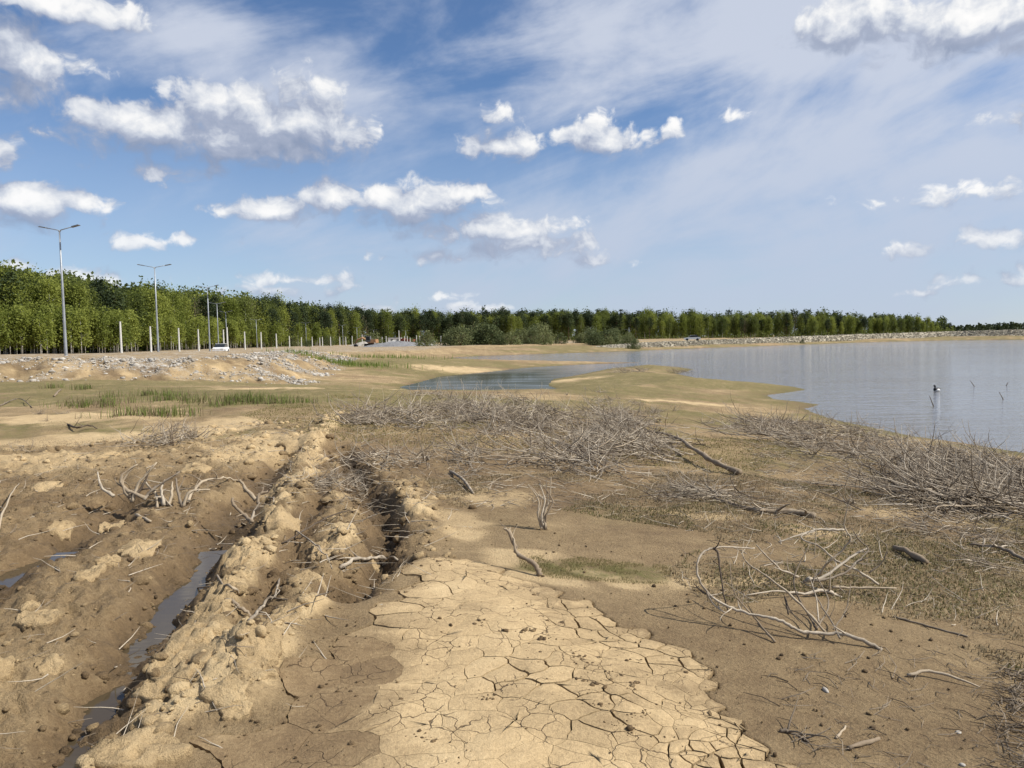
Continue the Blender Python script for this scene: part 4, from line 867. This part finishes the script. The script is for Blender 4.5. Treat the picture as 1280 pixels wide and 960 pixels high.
def lie(name, label, cat, pts, a, e, m='dead', group=None, twigs=0, lift=0.0):  # a stick lying on the ground
    P = np.array([G(*p) for p in pts]); P[:, 2] += a*.9; P = spline(P, 6)
    for i in range(len(P)): P[i][2] = max(P[i][2], H1(P[i][0], P[i][1])+a*.6)+lift*math.sin(math.pi*i/(len(P)-1))
    c = P[0].copy(); t = thing(name, c, label, cat, group); mb = MB(); Q, R_ = gnarl([p-c for p in P], np.linspace(a, e, len(P)), np.random.default_rng(abs(int(pts[0][1]*3+pts[0][0])))); Q = list(Q); mb.tube(Q, R_, 7); obj('stem', mb.mesh('stem', True), M[m], t)
    r = np.random.default_rng(abs(int(pts[0][0]))+3)
    for k in range(twigs):
        i = int(r.integers(1, len(Q)-2)); mb = MB(); L, S_ = limb(r, Q[i], r.uniform(0, 6.28), r.uniform(.1, .7), r.uniform(.1, .3), a*.5, .7, 0, 5); mb.tube(L, S_, 4); obj('twig', mb.mesh('twig', True), M[m], t)
    return t
# the hooped tangle on the right
H8 = lambda x, y: (820+x/4.173, 600+y/4.173)
def h8(*pts): return [(*H8(x, y), D) for x, y, D in pts]
dd_ = G(1100, 812)[1]; o8 = lambda v: dd_+v
stems('hooped_branch', 'long dead branch bent into a big hoop on the damp mud', 'branch', [
 (h8((1178, 886, o8(0)), (1080, 840, o8(.04)), (960, 800, o8(.10)), (860, 795, o8(.12)), (770, 782, o8(.13)), (690, 745, o8(.16)), (600, 708, o8(.2)), (480, 685, o8(.25)), (370, 650, o8(.30)), (260, 575, o8(.36)), (212, 490, o8(.40)), (212, 410, o8(.45)), (250, 362, o8(.5)), (330, 346, o8(.55)), (430, 352, o8(.6)), (515, 357, o8(.65))), .010, .0055),
 (h8((300, 356, o8(.53)), (325, 385, o8(.5)), (340, 500, o8(.42)), (352, 600, o8(.36)), (378, 690, o8(.33))), .006, .005, 'dead2'),
 (h8((265, 585, o8(.36)), (300, 650, o8(.34)), (362, 692, o8(.3))), .007, .005),
 (h8((258, 595, o8(.36)), (225, 565, o8(.4)), (198, 540, o8(.42))), .005, .003, 'dead2')], 'dead')
stems('tangled_shrub', 'loose tangle of thin curved stems rising behind the hooped branch', 'dead shrub', [
 (h8((790, 520, o8(1.0)), (860, 505, o8(1.05)), (960, 440, o8(1.1)), (1040, 385, o8(1.15)), (1105, 355, o8(1.2))), .011, .007),
 (h8((770, 530, o8(1.0)), (880, 520, o8(1.0)), (980, 480, o8(1.05)), (1050, 420, o8(1.1)), (1105, 360, o8(1.15)), (1060, 310, o8(1.15)), (1020, 250, o8(1.15))), .009, .004),
 (h8((850, 500, o8(1.0)), (900, 430, o8(.95)), (980, 360, o8(.95)), (1018, 300, o8(.95)), (985, 240, o8(1.0)), (990, 180, o8(1.0)), (1010, 110, o8(1.0)), (1020, 50, o8(1.0))), .008, .003, 'pale'),
 (h8((740, 505, o8(.95)), (650, 465, o8(.9)), (580, 400, o8(.85)), (522, 338, o8(.85))), .008, .004),
 (h8((885, 795, o8(.12)), (800, 690, o8(.2)), (700, 590, o8(.3)), (580, 500, o8(.45)), (480, 430, o8(.6)), (455, 380, o8(.7)), (458, 320, o8(.75))), .007, .003, 'pale'),
 (h8((840, 780, o8(.13)), (790, 690, o8(.25)), (735, 600, o8(.35)), (722, 520, o8(.45)), (750, 440, o8(.55)), (800, 340, o8(.65))), .006, .003, 'dead2'),
 (h8((830, 785, o8(.13)), (880, 700, o8(.3)), (895, 620, o8(.45)), (860, 540, o8(.6)), (800, 440, o8(.7))), .005, .003, 'dead2'),
 (h8((620, 845, o8(.05)), (540, 750, o8(.2)), (460, 660, o8(.3)), (400, 570, o8(.4)), (385, 420, o8(.6))), .006, .002, 'pale'),
 (h8((960, 825, o8(.06)), (920, 740, o8(.2)), (860, 650, o8(.4)), (820, 560, o8(.6)), (840, 470, o8(.75))), .005, .003),
 (h8((925, 780, o8(.12)), (985, 690, o8(.3)), (1005, 620, o8(.4)), (1015, 540, o8(.5))), .004, .002, 'dead2'),
 (h8((1000, 640, o8(.9)), (940, 600, o8(1.0)), (880, 575, o8(1.0)), (780, 590, o8(.95)), (640, 580, o8(.9)), (470, 600, o8(.8))), .012, .006),
 (h8((920, 560, o8(1.05)), (1060, 562, o8(1.05)), (1252, 565, o8(1.05))), .009, .006, 'pale'),
 (h8((1160, 545, o8(1.1)), (1060, 480, o8(1.1)), (960, 430, o8(1.15)), (860, 350, o8(1.2)), (770, 310, o8(1.3)), (765, 285, o8(1.35)), (830, 270, o8(1.4))), .008, .004),
 (h8((1110, 485, o8(1.1)), (1180, 430, o8(1.1)), (1205, 350, o8(1.1)), (1160, 300, o8(1.15)), (1150, 230, o8(1.2))), .004, .002),
 (h8((980, 260, o8(1.9)), (900, 262, o8(1.9)), (830, 268, o8(1.9)), (740, 290, o8(1.85)), (640, 325, o8(1.8))), .010, .005),
 (h8((690, 700, o8(.2)), (675, 610, o8(.35)), (700, 680, o8(.2)), (760, 750, o8(.15))), .004, .003, 'dead2'),
 (h8((848, 740, o8(.2)), (838, 620, o8(.4)), (800, 500, o8(.6))), .004, .002),
 (h8((825, 390, o8(.9)), (835, 270, o8(.95)), (825, 180, o8(1.0))), .003, .0015, 'pale'),
 (h8((460, 590, o8(.45)), (450, 650, o8(.35)), (440, 705, o8(.3))), .003, .002, 'dead2')], 'dead')
b0 = G(672, 718)
stems('forked_stick', 'thick forked bleached stick leaning up from the mud above the cracked plates', 'stick', [
 ([(676, 719, b0[1]-.05), (668, 706, b0[1]), (650, 698, b0[1]+.06), (643, 685, b0[1]+.12), (635, 665, b0[1]+.16), (629, 661, b0[1]+.16)], .016, .009, 'pale'),
 ([(646, 692, b0[1]+.08), (641, 675, b0[1]+.14), (636, 660, b0[1]+.2)], .009, .006, 'pale')])
b1 = G(678, 662)
stems('pale_shrub', 'small upright shrub of pale curved stems in the middle ground', 'dead shrub', [
 ([(680+dx*.5, 662, b1[1]), (676+dx, 645, b1[1]), (680+dx*1.6, 625, b1[1]+.05), (668+dx*2.2+j, 608-abs(j), b1[1]+.1)], .011, .004, mm) for dx, j, mm in ((-5, 3, 'pale'), (-2, -2, 'pale'), (1, 4, 'dead'), (4, 12, 'pale'), (6, -8, 'pale'), (3, 8, 'dead2'))])
lie('log', 'long pale log lying across the mossy ground behind the hooped branch', 'log', [(1020, 648), (985, 642), (945, 640), (905, 628), (870, 618), (838, 612)], .038, .014, 'pale', None, 5)
lie('fallen_trunk', 'long bleached trunk sloping down from the central brush heap to the right', 'log', [(925, 594), (890, 588), (860, 572), (832, 552), (800, 540)], .045, .02, 'pale', None, 6, .10)
lie('log', 'short broken log right of the tangled stems', 'log', [(1118, 688), (1158, 706)], .028, .024, 'pale')
lie('branch', 'bleached branch reaching in from the right edge over mossy ground', 'branch', [(1300, 712), (1265, 697), (1240, 688), (1212, 683)], .022, .01, 'dead', None, 3)
lie('stick', 'dark straight stick on the damp mud at right', 'stick', [(1117, 772), (1160, 784), (1210, 797)], .008, .006, 'dead2')
lie('stick', 'pale curved stick on the bare brown mud at lower right', 'stick', [(1134, 846), (1170, 848), (1225, 861)], .009, .005, 'pale', lift=.02)
lie('stick', 'short pale stick at the lower right beside the cracked plates', 'stick', [(1061, 938), (1098, 925)], .010, .008, 'pale')
lie('stick', 'tiny pale stick standing between the twig debris and the short stick', 'stick', [(1045, 924), (1057, 909)], .006, .005, 'pale')
lie('driftwood', 'curved bleached branch lying across the end of the dark rut', 'branch', [(425, 712), (450, 704), (475, 704), (497, 702)], .016, .013, 'dead', None, 3, .03)
lie('stick', 'dark twig debris lying beside the cracked plates', 'stick', [(975, 915), (995, 918), (1010, 930)], .010, .006, 'dead2', None, 4)
lie('stick', 'straight grey pole leaning in front of the central brush heap', 'stick', [(563, 591), (592, 618)], .018, .016, 'dead', lift=.05)
lie('stick', 'pale slanting stick on the left ridge above the puddle', 'stick', [(300, 745), (285, 742), (244, 737)], .010, .005, 'pale', lift=.04)
lie('branch', 'bent bleached branch on the dried ridge between the ruts', 'branch', [(313, 773), (300, 765), (280, 752)], .012, .009, 'pale', lift=.03)
lie('branch', 'bleached branch bridging the small trough between the ridges', 'branch', [(312, 778), (330, 762), (345, 748), (350, 725)], .011, .007, 'dead', None, 3, .02)
lie('branch', 'long dark thin branch lying over the second dried ridge', 'branch', [(352, 682), (395, 662), (425, 648), (445, 640)], .008, .004, 'dead2', None, 2, .05)
lie('branch', 'thin pale branch slanting down the second dried ridge', 'branch', [(366, 662), (395, 690), (415, 712)], .008, .004, 'dead', None, 1, .05)
lie('branch', 'long bleached branch on the brown flat left of the dried ridge', 'branch', [(235, 630), (250, 615), (275, 608), (300, 604)], .018, .009, 'pale', None, 3, .08)
lie('stick', 'short pale stick on the brown mud above the puddle', 'stick', [(170, 645), (188, 654)], .014, .014, 'pale')
lie('stick', 'thin straight stick leaning at the left edge', 'stick', [(-2, 665), (12, 635), (24, 606)], .010, .005, 'pale', lift=.1)
lie('stick', 'short white stick beside the leftmost grass tuft', 'stick', [(68, 496), (76, 488)], .03, .03, 'pale')
lie('branch', 'dark crooked branch on the dry flat below the grass tufts', 'branch', [(85, 532), (98, 540), (112, 537), (122, 537)], .02, .01, 'dead2', None, 3, .1)
lie('branch', 'dark thin branch at the left edge of the dry flat', 'branch', [(0, 508), (25, 502), (40, 510)], .02, .01, 'dead2', None, 4, .08)
bL = G(195, 632)
stems('curled_shrub', 'bleached shrub of curled thick stems on the brown flat at left', 'dead shrub', [
 ([(ax, ay, bL[1]-.05), (mx_, my_, bL[1]), (ex, ey, bL[1]+.1)], .017, .009, mm) for ax, ay, mx_, my_, ex, ey, mm in ((165, 628, 150, 598, 172, 580, 'pale'), (180, 622, 152, 606, 168, 582, 'pale'), (165, 628, 172, 608, 196, 578, 'pale'), (197, 636, 195, 622, 194, 608, 'pale'), (210, 632, 214, 615, 216, 602, 'pale'), (228, 634, 222, 616, 220, 598, 'dead'), (228, 634, 238, 616, 262, 612, 'pale'), (142, 620, 128, 608, 122, 590, 'dead'), (205, 632, 200, 614, 206, 600, 'dead'), (180, 625, 188, 612, 225, 590, 'dead'), (222, 640, 205, 628, 180, 600, 'dead'), (160, 622, 176, 612, 186, 590, 'dead2'))])
bR = G(345, 655)
stems('curled_shrub', 'few thick bleached stems rising from the left foot of the dried ridge', 'dead shrub', [
 ([(315, 652, bR[1]-.1), (306, 645, bR[1]), (294, 632, bR[1]), (291, 622, bR[1]+.05)], .016, .012, 'pale'), ([(320, 625, bR[1]+.5), (306, 610, bR[1]+.5), (300, 600, bR[1]+.5)], .017, .012, 'pale'), ([(322, 630, bR[1]+.4), (325, 618, bR[1]+.45), (335, 614, bR[1]+.5)], .012, .008, 'pale'), ([(313, 655, bR[1]-.1), (318, 640, bR[1]), (325, 628, bR[1]+.1)], .010, .006, 'dead')], base=G(318, 655))
# a bit of driftwood and the bird in the lake
for pts, lab in (([(1218, 483), (1213, 476)], 'dark stick poking out of the lake right of the bird'), ([(1254, 499), (1249, 490)], 'dark leaning stick in the lake, nearest the right edge'), ([(1167, 508), (1162, 495)], 'thin paired stick rising from the lake behind the brush'), ([(1258, 482), (1260, 478)], 'short dark stub in the lake at far right')):
    p = P0(*pts[0], WL); e = PD(*pts[1], p[1]); mb = MB(); mb.tube([(0, 0, -.3), (0, 0, 0), tuple(e-np.array([p[0], p[1], WL]))], [.022, .022, .012], 5); o = obj('lake_stick', mb.mesh('lake_stick', True), M['dead2'], None, lab, 'stick', 'sticks rising from the lake'); o.location = (p[0], p[1], WL)
p = P0(1171, 489, WL)
t = thing('duck', (p[0], p[1], WL), 'small black and white duck floating on the lake', 'bird', None, math.radians(200), 1.15)
def blob(rows, n_=12):                        # rows of (x, y centre, z centre, half width, half height)
    V = [(x, y0+a*math.cos(2*math.pi*i/n_), z0+c*math.sin(2*math.pi*i/n_)) for x, y0, z0, a, c in rows for i in range(n_)]
    F = [(k*n_+i, k*n_+(i+1) % n_, (k+1)*n_+(i+1) % n_, (k+1)*n_+i) for k in range(len(rows)-1) for i in range(n_)]+[tuple(range(n_))[::-1], tuple(range((len(rows)-1)*n_, len(rows)*n_))]; return V, F
def part(nm, rows, m): mb = MB(); mb.add(*blob(rows)); obj(nm, mb.mesh(nm, True), M[m], t)
part('flank', [(-.14, 0, .05, .05, .05), (-.08, 0, .06, .098, .075), (.0, 0, .065, .108, .082), (.08, 0, .06, .095, .075), (.12, 0, .05, .06, .06)], 'feather_white')
part('back', [(-.22, 0, .10, .02, .012), (-.15, 0, .09, .06, .05), (-.05, 0, .10, .085, .065), (.06, 0, .10, .085, .065), (.12, 0, .09, .075, .07), (.16, 0, .08, .05, .05), (.18, 0, .08, .02, .02)], 'feather_black')
part('head', [(.10, 0, .12, .035, .04), (.115, 0, .18, .035, .035), (.10, 0, .23, .04, .03), (.13, 0, .245, .045, .045), (.17, 0, .24, .04, .038), (.195, 0, .235, .018, .015)], 'feather_black')
part('bill', [(.19, 0, .232, .016, .012), (.215, 0, .226, .016, .008), (.235, 0, .224, .010, .005)], 'steel')

# ------------------------------------------------------------------ grass and ground litter
def blades(name, q, hgt, wd, m, seed, lean=.35, jit=.0):
    r = np.random.default_rng(seed); n_ = len(q); P = onground(q, -.01); a = r.uniform(0, 6.28, n_); h = hgt*r.uniform(.5, 1.2, n_) if np.isscalar(hgt) else hgt*r.uniform(.6, 1.15, n_)
    d = np.column_stack([np.cos(a), np.sin(a), np.zeros(n_)]); s = np.column_stack([-np.sin(a), np.cos(a), np.zeros(n_)])*wd*.5; ln = np.abs(r.normal(0, lean, n_))[:, None]
    up = np.array([0, 0, 1.0]); md = P+up*h[:, None]*.55+d*h[:, None]*ln*.25; tp = P+up*(h*np.clip(1-ln[:, 0]*.35, .2, 1))[:, None]+d*h[:, None]*ln
    V = np.stack([P-s, P+s, md+s*.7, md-s*.7, tp], 1).reshape(-1, 3); k = np.arange(n_)[:, None]*5
    F = np.vstack([k+np.array([0, 1, 2]), k+np.array([0, 2, 3]), k+np.array([3, 2, 4])]); return obj(name, mesh_np(name, V, F), M[m], kind='stuff')
def patch(px, py, rx, ry, n_, seed):
    c = G(px, py)[:2]; r = np.random.default_rng(seed); q = r.normal(0, .45, (n_, 2))*np.array([rx, ry])+c
    return q[fbm(q[:, 0], q[:, 1], 2.1, 3, seed % 50) > r.normal(.02, .12, len(q))]
tuft_q = np.vstack([patch(105, 487, .5, .6, 200, 1), patch(128, 506, 1.1, .6, 520, 2), patch(180, 495, 1.6, .5, 560, 3), patch(185, 518, 1.1, .5, 330, 4), patch(310, 503, 2.0, .6, 800, 5), patch(285, 507, 1.2, .5, 260, 6), patch(215, 500, .7, .4, 160, 7), patch(70, 485, .3, .4, 160, 9)])
g1 = blades('grass_tufts', tuft_q, .36*(.75+.6*fbm(tuft_q[:, 0], tuft_q[:, 1], 1.1, 2, 4)), .013, 'grass', 5, .45); g1b = blades('dry_tuft_blades', tuft_q+rng.normal(0, .12, tuft_q.shape), .30, .012, 'straw', 15, .7)
g2 = blades('far_grass', np.vstack([patch(425, 455, 5.5, 2.5, 1500, 11), patch(480, 447, 8, 3, 700, 12)]), .55, .05, 'grass', 6, .3)
fgp = [P0(*p) for p in ((648, 680), (700, 676), (840, 682), (835, 705), (760, 708), (690, 706), (650, 694))]
q = scatter(fgp, 9000, 21); q = q[fbm(q[:, 0], q[:, 1], 4, 3, 3) > -.15]
g3 = blades('short_grass', q, .028, .0035, 'moss', 7, .6)
mossy = [P0(*p) for p in ((830, 690), (900, 640), (700, 620), (560, 620), (520, 590), (900, 560), (1300, 590), (1400, 800), (1280, 800), (1160, 745), (1000, 705), (900, 742))]
q = scatter(mossy, 46000, 22); q = q[fbm(q[:, 0], q[:, 1], 1.1, 4, 8) > -.12]
g4 = blades('dead_grass', q, .045, .008, 'straw', 8, 1.3); q2 = scatter(mossy, 36000, 23); q2 = q2[fbm(q2[:, 0], q2[:, 1], 0.9, 4, 12) > .02]; g5 = blades('mossy_grass', q2, .04, .010, 'moss', 9, 1.1)
q = scatter([P0(*p) for p in ((-150, 900), (-60, 600), (40, 530), (250, 530), (330, 560), (230, 660), (90, 760), (60, 830))], 15000, 24); q = q[fbm(q[:, 0], q[:, 1], 1.0, 4, 15) > .05]
g6 = blades('dead_grass', q, .035, .005, 'straw', 10, 1.2)
flat_poly = [P0(*p) for p in ((400, 545), (300, 520), (420, 492), (660, 500), (980, 500), (1010, 525), (930, 560))]
q = scatter(flat_poly, 42000, 25); q = q[fbm(q[:, 0]*.5, q[:, 1], .5, 4, 18) > -.05]; g7 = blades('flat_grass', q, .05, .012, 'moss', 11, 1.0)
r = np.random.default_rng(51); mbq = []; q = np.vstack([scatter(mossy, 1100, 52), scatter(rp, 800, 53), scatter([P0(*p) for p in ((950, 790), (1280, 770), (1300, 960), (1000, 960))], 160, 54), scatter([P0(*p) for p in ((440, 520), (560, 500), (860, 520), (880, 590), (640, 620), (460, 630))], 1500, 55), scatter([P0(*p) for p in ((930, 520), (1290, 570), (1290, 660), (950, 570))], 900, 56), scatter([P0(*p) for p in ((1255, 790), (1330, 800), (1330, 960), (1240, 950))], 420, 57)])
mb = MB(); Z = H(q[:, 0], q[:, 1])
for (x_, y_), z_ in zip(q, Z):
    L = r.uniform(.03, .16)*(1+.05*y_); a = r.uniform(0, 6.28); rd = r.uniform(.0008, .0024)*(1+.06*y_); e = r.uniform(-.05, .35)
    mb.tube([(x_, y_, z_+rd), (x_+math.cos(a)*L*.5, y_+math.sin(a)*L*.5, z_+rd+math.sin(e)*L*.5+r.uniform(0, .01)), (x_+math.cos(a+.3)*L, y_+math.sin(a+.3)*L, z_+rd+math.sin(e)*L)], [rd, rd, rd*.6], 3, False)
obj('twig_litter', mb.mesh('twig_litter'), M['dead2'], kind='stuff')
mb = MB(); q = np.vstack([scatter(rp, 420, 63), scatter(mossy, 500, 62), scatter([P0(*p) for p in ((440, 520), (560, 500), (860, 520), (880, 590), (640, 620), (460, 630))], 700, 65), scatter([P0(*p) for p in ((930, 520), (1290, 570), (1290, 660), (950, 570))], 400, 66), along(TR2, 90, .3, 67), along(RGB, 70, .3, 68), along(RGA, 60, .3, 69)]); Z = H(q[:, 0], q[:, 1])
for (x_, y_), z_ in zip(q, Z):
    L = r.uniform(.06, .30)*(1+.03*y_); rd = r.uniform(.0012, .0042)*(1+.05*y_); P_, R_ = limb(r, (x_, y_, 0), r.uniform(0, 6.28), r.uniform(-.05, .30), L, rd, .35, 0, 4)
    mb.tube([(a, c, d+z_) for a, c, d in P_], R_, 4, False)
obj('dead_twigs', mb.mesh('dead_twigs', True), M['dead'], kind='stuff')
# a few bits of pale shell and stone on the mud
for px, py, s_, lab in ((1032, 864, .018, 'small pale shell lying on the damp mud beside the twig debris'), (1198, 916, .013, 'tiny pale pebble alone on the brown mud at lower right'), (477, 757, .011, 'tiny white shell chip on the smooth brown mud left of the plates'), (1203, 957, .014, 'small pale pebble at the bottom edge of the mud')):
    p = G(px, py); o = obj('pebble', lumps_mesh('pebble', np.zeros((1, 3)), np.array([s_]), (1.2, .8, .5), True, .12, None, int(px)), M['stone'], None, lab, 'pebble'); o.location = (p[0], p[1], p[2]+s_*.25)
